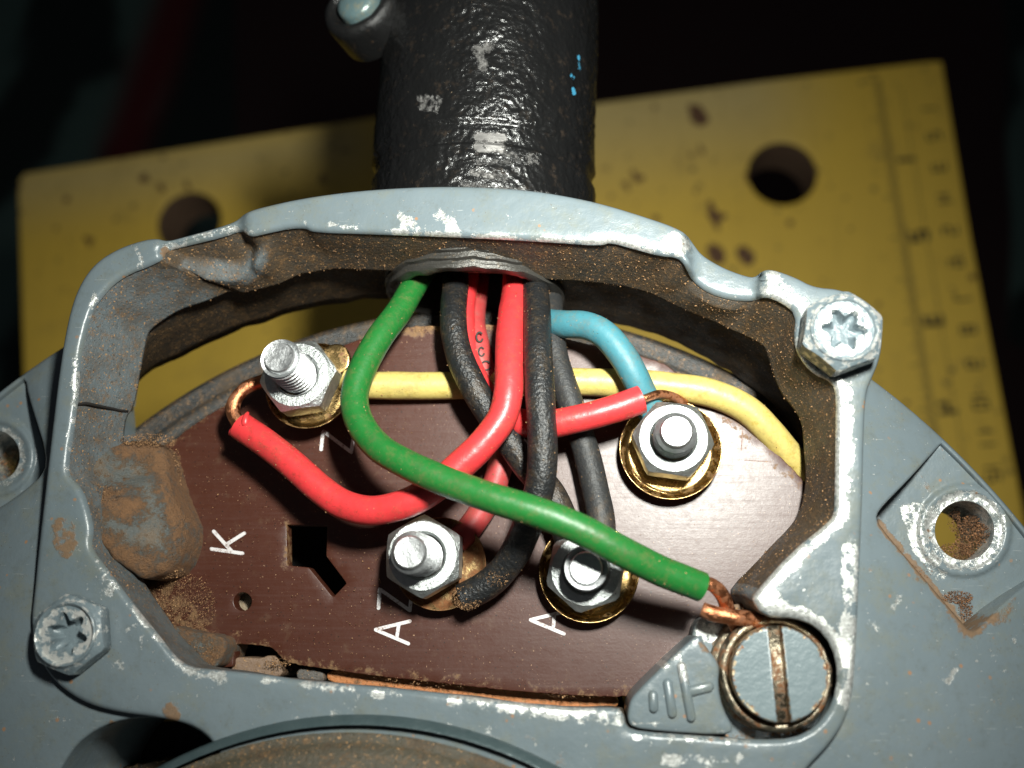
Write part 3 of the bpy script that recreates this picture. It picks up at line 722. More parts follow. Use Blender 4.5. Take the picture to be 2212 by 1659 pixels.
V, Fc, at, _ = slab([(1490, 1350), (1540, 1320), (1600, 1300), (1700, 1300), (1840, 1400), (1840, 1560), (1700, 1630), (1560, 1620), (1500, 1480)], [], lambda x, y: 4.2, -2, r=6, step=9, spacing=18,
                    attrs={'wear': capsules([(1520, 1360, 1560, 1380, 18, .7)], 14), 'grime': capsules([(1550, 1390, 1580, 1340, 10, .7), (1590, 1320, 1640, 1330, 20, .7), (1545, 1420, 1570, 1500, 16, .9), (1600, 1590, 1760, 1580, 20, .5)], 16)})
mesh('screw_seat', V, Fc, PAINT, housing, attrs=at)

# black box standing for the cavity's darkness and the bearing cap at the lower edge
zd = 11.0
Cd, Rd = circ3(P(531, 1578, zd), P(812, 1546, zd), P(1206, 1659, zd))
BC = mat_wall('dirty_olive_cap', (0.070, 0.062, 0.042), .40, .5)
m_ = M('cap_edge_paint'); CAPE = m_.out(m_.mix(m_.noise(.6, 5), (0.03, 0.055, 0.06), (0.085, 0.115, 0.12)), .34, .2, m_.bump(m_.noise(3, 3), .05))
pv, pf = lathe([(Rd+.1, -14), (Rd, zd-.9), (Rd-.25, zd-.3), (Rd-.8, zd)], 128, (0, 0, 1), (Cd.x, Cd.y, 0))
pv2, pf2 = lathe([(Rd-.8, zd), (Rd-1.4, zd-.05), (Rd-1.7, zd+.5), (Rd-2.6, zd+1.3), (Rd-4.5, zd+2.2), (Rd*.8, zd+3.2), (Rd*.5, zd+4.3), (0.01, zd+4.8)], 128, (0, 0, 1), (Cd.x-.7, Cd.y-.6, 0))
nn1 = len(pf)
cv, cf = join((pv, pf), (pv2, pf2))
mesh('bearing_cap', cv, cf, [CAPE, BC], housing, midx=[0]*nn1+[1]*len(pf2))
DARKM = simple('painted_dark', (0.012, 0.010, 0.009), .8)  # near-black colour stands in for darkness inside the openings
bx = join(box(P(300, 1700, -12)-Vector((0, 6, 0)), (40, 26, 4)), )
mesh('cavity_dark_box', *bx, DARKM, housing, smooth=False)  # added to paint the dark inside the casing opening
V, Fc, at, _ = slab([(225, 1668), (300, 1650), (360, 1640), (430, 1636), (460, 1650), (440, 1700), (230, 1720)], [], lambda x, y: -5+.5*mnoise.noise(Vector((x*.08, y*.08, 0))), -9, r=3, step=5, spacing=12, rough=8)
mesh('winding_tape', V, Fc, mat_wall('frayed_tape', (0.03, 0.025, 0.02), .7), housing)

# ================================================================== terminal plate
k5 = crop(500, 600, 3.318); k8 = crop(400, 1150, 2.95); k9b = crop(850, 1100, 2.765); k2 = crop(1350, 600, 2.765); k7 = crop(0, 1100, 2.37)
plate_loop = [(255, 1010), (352, 962), (420, 910), (500, 862), (620, 800), (775, 728), (890, 703), (930, 704), (1010, 700), (1120, 705), (1244, 739), (1330, 755), (1401, 776), (1451, 795), (1534, 873), (1591, 906),
              (1640, 948), (1677, 983), (1724, 1029), (1790, 1110), (1790, 1180), (1700, 1260), (1600, 1350), (1500, 1440), (1400, 1500), (1317, 1506), (1117, 1494), (950, 1475), (784, 1457), (637, 1436),
              (612, 1428), (600, 1414), (584, 1397), (545, 1393), (504, 1390), (502, 1412), (499, 1450), (380, 1430), (260, 1250)]
keyhole = [k8(*p) for p in ((795, 232), (1080, 240), (1072, 450), (1215, 640), (1120, 738), (950, 530), (800, 515))]
a = np.linspace(0, 2*math.pi, 28, endpoint=False)
rh = np.stack([521+20*np.cos(a), 1299+20*np.sin(a)], 1)
kh = resample(np.array(keyhole), 5)
KH = offset(kh, -3)
plate_e = empty('terminal_plate', P(1000, 1100, -1.6))
plate_e.rotation_euler = (0, math.radians(-1.3), 0)
tag(plate_e, 'brown bakelite terminal plate with white letters under the wires', 'terminal plate')
V, Fc, at, _ = slab(plate_loop, [kh, rh], lambda x, y: 0, -1.6, r=1.6, rmm=.06, step=5, spacing=22, sm=1, arc=2, rough=2.2,
                    attrs={'grime': capsules([(330, 1260, 440, 1400, 36, .62), (370, 1000, 390, 1200, 8, .8), (560, 1330, 700, 1420, 10, .2), (1080, 700, 880, 712, 4, .75), (640, 1432, 1300, 1500, 3, .6), (500, 1380, 640, 1430, 8, .6), (1490, 1430, 1330, 1500, 6, .5), (1560, 900, 1740, 1060, 5, .6), (620, 1120, 620, 1225, 2, .6), (350, 960, 480, 870, 8, .55)], 30)})
mesh('board', V, Fc, PLATE, plate_e, attrs=at, sharp=60)
LW = 7.6
def letters(name, segs, label):
    v, f = join(*[stroke(a_, b_, LW, .005, .03+.012*i, 5) for i, (a_, b_) in enumerate(segs)]); o = mesh(name, v, f, WHITE, plate_e, smooth=False); o['label'] = label; return o
letters('letter_k', [(k7(1165, 440), k7(1340, 465)), (k7(1178, 342), k7(1278, 452)), (k7(1350, 353), k7(1258, 410))], 'white letter K')
letters('letter_a', [(k8(1418, 960), k8(1655, 903)), (k8(1418, 962), k8(1645, 1058)), (k8(1578, 930), k8(1565, 1012))], 'white letter A of the AZ mark')
letters('letter_z', [(k8(1445, 682), k8(1437, 812)), (k8(1450, 684), k8(1655, 828)), (k8(1655, 828), k8(1668, 700))], 'white letter Z of the AZ mark')
letters('letter_a', [(k9b(1092, 975), k9b(1330, 918)), (k9b(1092, 977), k9b(1308, 1066)), (k9b(1245, 950), k9b(1238, 1032))], 'white letter A below the right-hand lower nut')
letters('letter_z', [(k5(848, 1370), k5(835, 1500)), (k5(855, 1360), k5(1070, 1522)), (k5(1070, 1522), k5(1092, 1395))], 'white letter Z')
letters('letter_t', [(k2(800, 1196), k2(1045, 1203)), (k2(365, 1030), k2(398, 1063))], 'white letter T')
sv, sf = join(stroke(k2(1076, 1140), k2(1068, 1265), 2.5, .004, .02, 4), stroke(k2(1090, 1330), k2(1260, 1342), 1.5, .004, .02, 4), stroke(k2(955, 1040), k2(1010, 1120), 1.5, .004, .02, 4))
mesh('scribed_line', sv, sf, mat_wall('pale_scratch', (0.30, 0.20, 0.17), .1), plate_e, smooth=False)
# a couple of tan posts under the holes
pv, pf = lathe([(1.6, -12), (1.6, -3.6), (1.3, -3.4), (.01, -3.4)], 24, (0, 0, 1), P(508, 1303, 0)); mesh('brush_post', pv, pf, mat_wall('tan_post', (0.36, 0.28, 0.19), .15), housing)
fl_ = box(P(900, 1260, -14), (46, 32, 2)); mesh('hole_backing_dark', *fl_, DARKM, housing, smooth=False)  # unseen dark box added so the plate's holes look black

# ================================================================== nuts, studs, washers
def hexnut(AF, z0, z1, rot, cx, cy, n=48, hole=0, chamf=.45, face=None):
    V = []; Fc = []; R6 = AF/2/math.cos(math.pi/6); rc = face or AF/2*.97
    def hexr(a, s=1): 
        b = (a-rot) % (math.pi/3)-math.pi/6; return min(AF/2/math.cos(b), R6*.985)*s
    rows = []
    for kind in range(6):
        for k in range(n):
            a = 2*math.pi*k/n
            if kind == 0: r, z = hexr(a, .97), z0
            elif kind == 1: r, z = hexr(a), z0+.12
            elif kind == 2: r = hexr(a); z = z1-chamf*max(0, (r-rc)/(R6-rc))-.06
            elif kind == 3: r, z = rc, z1-.02
            elif kind == 4: r, z = rc*.97, z1
            else: r, z = max(hole, .001)+.25, z1
            V.append(Vector((cx+r*math.cos(a), cy+r*math.sin(a), z)))
    if hole:
        for k in range(n):
            a = 2*math.pi*k/n; V.append(Vector((cx+hole*math.cos(a), cy+hole*math.sin(a), z1-.3)))
    m = len(V)//n
    for j in range(m-1):
        for k in range(n): Fc.append((j*n+k, j*n+(k+1) % n, (j+1)*n+(k+1) % n, (j+1)*n+k))
    if not hole: Fc.append(tuple(range((m-1)*n, m*n)))
    return V, Fc
def cup_washer(r, z, cx, cy, tilt=(0, 0), dent=0, n=56, cut=None):
    prof = [(2.2, .25), (r*.80, .25), (r*.86, .30), (r*.93, .75), (r*.985, 1.25), (r, 1.3), (r*1.01, 1.2), (r*.96, .6), (r*.90, 0), (2.2, 0)]
    V, Fc = lathe(prof, n, (tilt[0], tilt[1], 1), (cx, cy, z))
    V = [v+Vector((0, 0, .22*mnoise.noise(v*.25)+(dent*.5*mnoise.noise(v*.2)))) for v in V]
    return V, Fc
def stud(cx, cy, z0, z1, lean=(0, 0), r=2.0, tip=1.1):
    prof = []; z = z0; pit = .72
    while z < z1-tip:
        prof += [(r*.78, z), (r*.78, z+pit*.14), (r, z+pit*.55), (r, z+pit*.66)]; z += pit
    prof += [(r*.80, z), (r*.96, z+.15), (r*.76, z1-.55), (r*.745, z1-.16), (r*.68, z1), (r*.40, z1-.07), (.01, z1-.05)]
    V, Fc = lathe([(a_, b_-z0) for a_, b_ in prof], 36, (lean[0], lean[1], 1), (cx, cy, z0))
    V = [v+Vector((0, 0, .05*mnoise.noise(v*1.2))) for v in V]
    return V, Fc
term = {}
def terminal(label, c, rot, ztop=10.5, nut_top=6.2, wash=None, lean=(0, 0), tiltn=(0, 0)):
    p = P(*c, nut_top); e = empty('terminal_nut', (p.x, p.y, 0))
    tag(e, label, 'nut and stud', 'nuts on the terminal plate')
    zb = nut_top-3.1
    V, Fc = hexnut(6.9, zb, nut_top, rot, p.x, p.y, hole=2.05, face=3.22, chamf=.62)
    if tiltn != (0, 0): V = [Vector((v.x, v.y, v.z+(v.x-p.x)*tiltn[0]+(v.y-p.y)*tiltn[1])) for v in V]
    mesh('nut', V, Fc, ZINC, e, sharp=17)
    V, Fc = stud(p.x-lean[0]*2, p.y-lean[1]*2, .5, ztop, lean); mesh('stud', V, Fc, ZINCD, e, sharp=24)
    for i, (r, z, dx, dy, t, mt) in enumerate(wash):
        V, Fc = cup_washer(r, z, p.x+dx, p.y+dy, t, .3 if i else .1); o = mesh('washer', V, Fc, mt, e)
    return e, p
tz, pz = terminal('zinc nut on the tallest leaning stud, with a bent copper washer, by the letter Z', (640, 809), math.radians(9), 11.1, 6.4,
    [(4.3, 2.1, .35, -.75, (.06, .10), BRASS), (4.1, .8, .8, .35, (0, 0), BRASS)], lean=(-.04, .06), tiltn=(.03, -.05))
taz, paz = terminal('zinc nut with rust on its washer, lower left, above the white letters AZ', (912, 1200), math.radians(30), 10.8, 6.2,
    [(4.45, 1.3, 1.1, -.5, (.05, -.03), BRASSR), (4.3, .4, 1.1, -.5, (0, 0), BRASS)], lean=(-.05, .0))
ta, pa = terminal('zinc nut crossed by the green wire, above the single white letter A', (1266, 1232), math.radians(19), 9.6, 5.6,
    [(4.75, 1.4, .25, .0, (0, 0), BRASS), (4.5, .5, .1, .2, (.03, 0), BRASS)])
tt, pt = terminal('bright zinc nut in a round brass cup washer, right, by the letter T', (1455, 946), math.radians(-8), 9.4, 6.0,
    [(4.95, 1.5, -.05, -.5, (0, 0), BRASS), (4.6, .5, .1, -.2, (0, 0), BRASS)], lean=(.0, .0))
# brass tag under the Z nut
V, Fc, at, _ = slab([(700, 745), (742, 740), (758, 770), (752, 800), (720, 812), (690, 790)], [], lambda x, y: 3.4, 2.6, r=4, step=5, spacing=12, cap=True)
mesh('solder_tag', V, Fc, BRASS, tz)

# ================================================================== screws
def torx_screw(label, c, top, rot, AF=6.7, h=3.3, rface=2.95, tilt=(0, 0), wk=1.):
    p = P(*c, top); z1 = top; z0 = top-h
    e = empty('hex_screw', (p.x, p.y, z0)); tag(e, label, 'screw', 'hex head screws holding the frame')
    n = 60
    V, Fc = hexnut(AF, z0, z1-.25, rot, p.x, p.y, n=n, hole=0, chamf=.7, face=rface)
    Fc = Fc[:-1]; 
    # top face with raised rim, star recess
    a = np.linspace(0, 2*math.pi, 72, endpoint=False)
    star = np.stack([np.cos(a), np.sin(a)], 1)*((1.62+.42*np.cos(6*a+rot*2))[:, None])
    m = n*5
    V = V[:n*4]; Fc = [f for f in Fc if max(f) < n*4]
    ring = np.stack([np.cos(a[::1]), np.sin(a)], 1)*(rface*.86)
    T, tri, li = triangulate([ring, star], .3)
    k = len(V)
    for x, y in T: V.append(Vector((p.x+x, p.y+y, z1-.38+.05*mnoise.noise(Vector((x*2, y*2, 1))))))
    Fc += [tuple(i+k for i in t) for t in tri]
    # raised rounded rim between face edge and inner ring
    rr = []
    for r, z in ((rface, z1-.27), (rface*.985, z1-.08), (rface*.95, z1), (rface*.90, z1-.10), (rface*.86, z1-.38)):
        row = []
        for q in a: row.append(len(V)); V.append(Vector((p.x+r*math.cos(q), p.y+r*math.sin(q), z)))
        rr.append(row)
    for A, B in zip(rr, rr[1:]):
        nn = len(A); Fc += [(A[i], A[(i+1) % nn], B[(i+1) % nn], B[i]) for i in range(nn)]
    st0 = [k+i for i in li[1]]; row0 = st0
    for s, z in ((.97, z1-.50), (.90, z1-1.4), (.6, z1-1.75)):
        row = []
        for q in star: row.append(len(V)); V.append(Vector((p.x+q[0]*s, p.y+q[1]*s, z)))
        nn = len(row); Fc += [(row0[i], row0[(i+1) % nn], row[(i+1) % nn], row[i]) for i in range(nn)]; row0 = row
    Fc.append(tuple(row0))
    wv = []
    for v in V:
        d = math.hypot(v.x-p.x, v.y-p.y); g = abs(d-1.95) < .55 and v.z > z1-.6
        wv.append((.62 if g else (.50 if d > rface*.88 else .22))*wk)
    gr = [.35 if math.hypot(v.x-p.x, v.y-p.y) < 2 else .1 for v in V]
    if tilt != (0, 0): V = [Vector((v.x, v.y, v.z+(v.x-p.x)*tilt[0]+(v.y-p.y)*tilt[1])) for v in V]
    mesh('head', V, Fc, SCREWP, e, sharp=38, attrs={'wear': wv, 'grime': gr})
    sv, sf = lathe([(3.75, z0-.02), (3.75, z0+.12), (2.0, z0+.12)], 48, (0, 0, 1), (p.x, p.y, 0))
    sh, shf = lathe([(2.0, z0-9), (2.0, z0+.4)], 24, (0, 0, 1), (p.x, p.y, 0)); mesh('shank', sh, shf, ZINCD, e)
    return e
SP = M('painted_zinc_head')
def _sp():
    m = SP; wear = m.attr('wear'); g = m.attr('grime')
    e = m.mth('ADD', wear, m.mth('MULTIPLY', m.mth('SUBTRACT', m.noise(1.6, 5, .65), .5), 1.3)); bare = m.ramp(e, .48, .56)
    c = m.mix(bare, (0.17, 0.215, 0.235), m.mix(m.noise(3, 4), (0.62, 0.62, 0.58), (0.92, 0.92, 0.88)))
    gm = m.ramp(m.mth('ADD', g, m.mth('MULTIPLY', m.mth('SUBTRACT', m.noise(2.2, 5, .7), .5), 1.4)), .5, .7)
    c = m.mix(m.mth('MULTIPLY', gm, .7), c, (0.20, 0.13, 0.07))
    return m.out(c, m.mth('ADD', .25, m.mth('MULTIPLY', gm, .3)), m.mth('MULTIPLY', bare, .5), m.bump(m.mth('SUBTRACT', m.noise(2.5, 4, .6), m.mth('MULTIPLY', bare, .2)), .10, 1))
SCREWP = _sp()
torx_screw('bright hex head screw with star recess at the upper right corner of the frame', (1826, 708), 14.0, math.radians(20), AF=6.6, rface=3.02)
torx_screw('paint covered hex head screw with star recess at the lower left corner of the frame', (138, 1370), 12.6, math.radians(40), AF=6.3, h=2.4, rface=2.85, tilt=(.02, 0), wk=.86)

# slotted earth screw
ps = P(1684, 1456, 9.0)
es_ = empty('earth_screw', (ps.x, ps.y, 4.2)); tag(es_, 'large slotted round screw with rusty edge beside the earth symbol', 'screw')
Rs = 4.1; sw = .5; z1 = 9.0
hv, hf = [], []
for s in (-1, 1):
    a0 = math.asin(sw/Rs); pts = []
    for k in range(41):
        a = -math.pi/2+a0+(math.pi-2*a0)*k/40; pts.append((s*Rs*math.cos(a), Rs*math.sin(a)))
    ang = math.radians(3); R2 = Matrix.Rotation(ang, 2)
    pts = [R2 @ Vector(q) for q in pts]; cm = sum(pts, Vector((0, 0)))/len(pts)
    k = len(hv); m = len(pts)
    for sc_, z in ((1, z1-3.2), (1, z1-.35), (.975, z1-.10), (.94, z1), (.88, z1), (.5, z1)):
        for q in pts:
            qq = cm+(q-cm)*sc_; hv.append(Vector((ps.x+qq.x, ps.y+qq.y, z+.05*mnoise.noise(Vector((qq.x, qq.y, 3))))))
    for j in range(5):
        for i in range(m): hf.append((k+j*m+i, k+j*m+(i+1) % m, k+(j+1)*m+(i+1) % m, k+(j+1)*m+i))
    hf.append(tuple(range(k+5*m, k+6*m)))
# grey head with brass worn at its rim and slot
SH = M('earth_screw_head')
def _sh():
    m = SH; e = m.mth('ADD', m.attr('wear'), m.mth('MULTIPLY', m.mth('SUBTRACT', m.noise(1.6, 5, .7), .5), 1.1)); b_ = m.ramp(e, .5, .58)
    met = m.mix(m.ramp(m.noise(1.5, 5, .7), .42, .58), (0.50, 0.42, 0.28), (0.16, 0.07, 0.03))
    return m.out(m.mix(b_, m.mix(m.noise(.4, 4), (0.155, 0.20, 0.215), (0.185, 0.235, 0.25)), met), m.mth('ADD', .36, m.mth('MULTIPLY', b_, .1)), m.mth('MULTIPLY', b_, .6), m.bump(m.noise(2, 4), .07, .8))
SHM = _sh()
def shw(v):
    d = math.hypot(v.x-ps.x, v.y-ps.y); R2 = Matrix.Rotation(-math.radians(3), 2); q = R2 @ Vector((v.x-ps.x, v.y-ps.y))
    return 1.0 if v.z < z1-.2 else (.56 if d > Rs*.925 or abs(q.x) < .70 else 0)
mesh('head', hv, hf, SHM, es_, sharp=40, attrs={'wear': [shw(v) for v in hv]})
RSTEEL = mat_metal('rusted_steel', (0.03, 0.026, 0.02), (0.62, 0.54, 0.40), .36, 1.6, rust=.45, rustc=(0.30, 0.12, 0.045))
sv, sf = lathe([(Rs-.02, 4.6), (Rs-.02, z1-1.0), (.01, z1-1.0)], 48, (0, 0, 1), (ps.x, ps.y, 0)); mesh('slot_floor', sv, sf, RSTEEL, es_)
sv, sf = lathe([(2, 4.4), (5.1, 4.4), (5.3, 4.8), (5.1, 5.2), (4.4, 5.3)], 56, (0, 0, 1), (ps.x-.25, ps.y+.1, 0)); mesh('washer', sv, sf, RSTEEL, es_)
sv, sf = lathe([(4.15, 5.2), (4.2, 7.2), (4.5, 7.5), (4.85, 7.3), (4.98, 6.8), (4.95, 5.2)], 72, (.0, .0, 1), (ps.x+.02, ps.y-.02, 0), wob=.012); 
cx_ = mesh('washer', sv, sf, RSTEEL, es_)
cx_['label'] = 'rusty spring washer under the screw head'

# ================================================================== wires
WIRES = []
def wire(label, pts, rad, mt, cores=(), wob=.04, group='wires entering through the conduit', clamp=None, **kw):
    w_ = [tuple(P(x, y, z)) for x, y, z in pts]
    e = empty('wire', w_[-1]); tag(e, label, 'wire', group)
    V, Fc = sweep(w_, rad, wob=wob, seed=len(WIRES)*3.1, recess=.1, n=20, step=.45); mesh('insulation', V, Fc, mt, e, sharp=50)
    WIRES.append((V[:len(V)-40], len(w_), 20))
    for c in cores:
        cp = [tuple(P(x, y, z)) for x, y, z in c[0]]
        V, Fc = sweep(cp, c[1], wob=.30, n=12, step=.2, seed=5); mesh('copper_core', V, Fc, COPPER, e)
    return e
G = 1.36
wire('green wire crossing in front of all the others to the slotted earth screw',
     [(960, 520, -6), (930, 560, -3), (900, 607, 1), (862, 672, 4.0), (820, 730, 6.0), (785, 792, 7.4), (766, 855, 8.4), (778, 915, 9.4), (820, 967, 10.4), (885, 1006, 11.4), (965, 1041, 12.2), (1060, 1075, 13.0), (1160, 1107, 13.4), (1250, 1142, 13.2), (1335, 1187, 12.4), (1425, 1232, 10.8), (1515, 1268, 9.4)],
     1.36, GREEN, [([(1505, 1262, 9.3), (1535, 1262, 9.0), (1560, 1285, 8.0), (1573, 1318, 7.0), (1585, 1345, 6.2), (1600, 1375, 5.6), (1640, 1420, 5.4)], .62),
                   ([(1517, 1316, 7.4), (1545, 1326, 7.6), (1580, 1333, 7.8), (1620, 1338, 7.2), (1665, 1355, 6.0)], .68)])
wire('bright red wire looping left under the green wire to the upper left nut',
     [(1112, 520, -6), (1114, 570, -3), (1114, 622, .5), (1106, 680, 4), (1101, 740, 6.4), (1100, 800, 7.6), (1098, 850, 8.2), (1084, 903, 8.4), (1045, 956, 8.6), (992, 1008, 8.6), (935, 1056, 8.4), (875, 1088, 8.0), (805, 1103, 7.4), (742, 1090, 6.8), (690, 1055, 6.4), (640, 1010, 6.0), (580, 962, 5.6), (520, 920, 5.2)],
     1.42, RED, [([(535, 930, 5.3), (513, 912, 5.2), (503, 888, 5.0), (510, 862, 4.8), (528, 842, 4.6), (552, 830, 4.4), (580, 820, 4.2)], .68)])
wire('black wire running straight down to the lower left nut, its end caked with dirt',
     [(1150, 520, -7), (1152, 570, -3), (1156, 622, 1.5), (1160, 690, 5.2), (1162, 760, 7.6), (1166, 840, 9), (1170, 910, 9.4), (1172, 980, 9.3), (1168, 1040, 9.0), (1152, 1100, 8.0), (1125, 1170, 6.2), (1092, 1225, 4.6), (1050, 1264, 3.8), (1000, 1292, 3.4)],
     1.40, BLACKW, wob=.05)
wire('black wire curving right behind the bright red one towards the nut above the letter A',
     [(990, 520, -7), (988, 570, -3), (984, 622, 1), (979, 690, 4), (990, 760, 5), (1020, 830, 5.4), (1062, 900, 5.2), (1105, 960, 4.8), (1145, 1015, 4.6), (1185, 1060, 4.8), (1212, 1110, 4.6), (1225, 1160, 3.6), (1240, 1200, 3.0)],
     1.38, BLACKW, wob=.05)
wire('dull black wire right of the bundle, dropping behind a red one to a nut',
     [(1190, 560, -7), (1188, 640, -2), (1192, 720, 1.6), (1205, 790, 2.6), (1228, 860, 3.2), (1252, 930, 3.2), (1270, 990, 3.0), (1284, 1050, 3.2), (1296, 1105, 3.7), (1300, 1150, 3.9), (1296, 1190, 3.5), (1286, 1215, 3.2)],
     1.34, BLACKD)
wire('red wire passing behind the black ones to the right-hand nut by the letter T',
     [(1015, 520, -7), (1012, 570, -4), (1003, 630, -.5), (998, 690, 1.5), (1010, 775, 2.2), (1040, 845, 3.0), (1085, 893, 4.0), (1135, 915, 5.2), (1190, 916, 6.2), (1260, 902, 6.6), (1325, 884, 6.6), (1386, 863, 6.4)],
     1.36, RED, [([(1370, 868, 6.4), (1395, 860, 6.2), (1425, 852, 5.2), (1455, 858, 4.0), (1480, 872, 3.0)], .42)])
wire('faded red wire with black printing, deepest in the bundle',
     [(1040, 540, -8), (1030, 620, -4), (1022, 690, -.2), (1032, 750, 1.3), (1046, 810, 1.5), (1070, 880, 1.6), (1088, 950, 1.6), (1074, 1030, 1.6), (1048, 1090, 1.6), (1015, 1140, 1.6), (985, 1170, 1.6)],
     1.28, PINK)
wire('light blue wire arching over the yellow one to the right-hand nut',
     [(1130, 640, -4), (1170, 690, .5), (1215, 700, 3.2), (1265, 703, 4.6), (1305, 722, 5.2), (1343, 765, 5.4), (1372, 815, 5.0), (1395, 865, 4.0), (1415, 900, 3.2)],
     1.40, BLUE, group='wires from inside the motor')
wire('yellow wire lying flat across the plate behind all the others',
     [(745, 815, 2.0), (790, 831, 1.8), (870, 833, 1.5), (960, 833, 1.4), (1060, 831, 1.4), (1160, 827, 1.4), (1250, 825, 1.5), (1340, 828, 1.6), (1430, 833, 1.6), (1530, 848, 1.5), (1605, 880, 1.2), (1658, 928, .6), (1700, 978, -.4), (1738, 1020, -1.6), (1780, 1080, -3)],
     1.44, YELLOW, group='wires from inside the motor')
for o in bpy.data.objects:
    if o.get('label', '').startswith('faded red wire'):
        pr = []
        # printed black characters on the faded wire
        for (cx, cy, w_, h_) in ((1036, 728, 7, 13), (1040, 760, 6, 12), (1050, 790, 10, 12)):
            a = np.linspace(math.radians(20), math.radians(320), 10); L = [P(cx+w_*math.cos(q), cy+h_*.8*math.sin(q), 2.72) for q in a]
            L = [tuple(v) for v in L]; pr.append(sweep(L, .10, n=5, step=.3))
        v, f = join(*pr); mesh('printed_mark', v, f, INK, o)

fw = [o for o in bpy.data.objects if o.get('label', '').startswith('bright red wire looping')][0]
V, Fc = sweep([(*P(530, 920, 6.3), .40), (*P(531, 908, 6.4), .40), (*P(532, 898, 6.3), .28), (*P(536, 891, 6.1), .15)], 0, n=10, step=.2, wob=.2)
mesh('insulation_flap', V, Fc, RED, fw)
V, Fc = sweep([(*P(512, 930, 5.4), .5), (*P(501, 934, 5.3), .34), (*P(496, 940, 5.2), .12)], 0, n=10, step=.2, wob=.3)
mesh('insulation_flap', V, Fc, RED, fw)
# ================================================================== conduit
A0 = P(1044, 400, -4.5); A1 = P(1063, 0, -4.5); ax = (A1-A0).normalized()
cond = empty('conduit', A0); tag(cond, 'thick black wrinkled conduit tube entering the top of the housing, scraped bare in places', 'conduit')
tw = capsules([(1034, 296, 1082, 298, 8, .8), (1034, 318, 1082, 320, 8, .8), (910, 212, 945, 216, 8, .52), (912, 232, 940, 236, 7, .52), (1030, 108, 1060, 100, 8, .6), (1038, 125, 1045, 145, 8, .6), (1100, 340, 1150, 345, 12, .45), (1030, 350, 1080, 352, 5, .5), (1020, 372, 1090, 385, 5, .6), (1000, 395, 1200, 425, 5, .5)], 10)
tb = capsules([(1238, 192, 1240, 202, 2, .95), (1250, 120, 1252, 150, 2, .6), (1232, 160, 1240, 170, 2, .6)], 5)
V = []; Fc = []; L0, L1 = -9.0, 40.0; rows = 250
u = ax.cross(Vector((0, 0, 1))).normalized(); v_ = u.cross(ax)
if v_.z < 0: v_ = -v_
ang = list(np.linspace(math.radians(-12), math.radians(192), 220))+list(np.linspace(math.radians(192), math.radians(348), 30))[1:-1]
nA = len(ang); nz = mnoise.noise
worn = tw
for j in range(rows+1):
    s = L0+(L1-L0)*j/rows; c = A0+ax*s
    rr = 12.6-(.4 if -1 < s < 1.5 else 0)
    for a in ang:
        d = u*math.cos(a)+v_*math.sin(a); q = c+d*rr; h = .25*nz(q*.12)
        if d.z > -.3:
            k = 1-.9*min(1, max(0, worn(*proj(q))*1.6))
            h += (.12*nz(q*.45)+k*(.5+.9*max(0, .5+nz(q*.16+Vector((3, 3, 0)))))*(.06*nz(q*1.3)+.13*abs(nz(q*2.3+Vector((7, 0, 0))))+.05*nz(q*4.0)))
        V.append(q+d*h)
Fc = [(j*nA+k, j*nA+(k+1) % nA, (j+1)*nA+(k+1) % nA, (j+1)*nA+k) for j in range(rows) for k in range(nA)]
px = [proj(q) for q in V]
up = [q.z > -9 for q in V]
mesh('tube', V, Fc, TUBE, cond, attrs={'wear': [tw(*p) if u_ else 0 for p, u_ in zip(px, up)], 'blue': [tb(*p) if u_ else 0 for p, u_ in zip(px, up)]})
# inner sleeve that pokes through the wall
E0 = Vector((-11.9, 34.5, -2.6))
prof = [(9.7, 16), (9.7, 2.6), (10.0, 2.3), (10.0, 1.9), (9.6, 1.75), (9.6, 1.5), (9.9, 1.35), (9.9, 1.05), (9.5, .9), (9.5, .6), (9.75, .45), (9.7, .1), (9.1, -.1), (8.6, 0), (8.3, .5), (8.3, 20), (0.01, 20)]
sv, sf = lathe(prof, 96, tuple(ax), tuple(E0), wob=.012)
sv = [q+ax*(.22*mnoise.noise(Vector((q.x*.5, 0, q.z*.5)))+.12*mnoise.noise(Vector((q.x*1.7, 3, q.z*1.7)))) for q in sv]
m_ = M('dusty_black_sleeve'); SLV = m_.out(m_.mix(m_.ramp(m_.noise(1.5, 6, .75), .56, .72), (0.065, 0.062, 0.056), (0.15, 0.105, 0.06)), .33, .4, m_.bump(m_.noise(3, 4, .7), .08, 1))
mesh('sleeve', sv, sf, SLV, cond, sharp=50)
sv, sf = lathe([(11.2, 2.4), (11.0, 1.2), (10.5, .5), (10.0, .7), (9.9, 4)], 96, tuple(ax), tuple(E0+ax*1.6), wob=.015)
mesh('entry_collar', sv, sf, WALL, cond)
# clamp bolt on the conduit's upper left
Bc = P(770, 2, 3.5); bax = Vector((-.32, .22, 1)).normalized()
cl = empty('clamp_bolt', Bc); tag(cl, 'grey domed bolt head in a black rubber ring at the top of the conduit', 'bolt')
sv, sf = lathe([(4.2, -5.0), (4.5, -1.2), (4.3, -.3), (3.7, 0), (3.3, -.1), (3.2, -.6), (2.6, -.8), (2.55, -2)], 56, tuple(bax), tuple(Bc), wob=.03)
m_ = M('glossy_black_rubber'); mesh('rubber_ring', sv, sf, m_.out(m_.mix(m_.ramp(m_.noise(1.2, 6, .75), .58, .75), (0.010, 0.010, 0.010), (0.08, 0.05, 0.03)), .3, 0., m_.bump(m_.noise(2, 5, .7), .12, 1)), cl)
sv, sf = lathe([(2.5, -2), (2.5, -.3), (2.3, .1), (1.7, .45), (.9, .6), (.01, .65)], 40, tuple(bax), tuple(Bc+bax*.1), wob=.01)
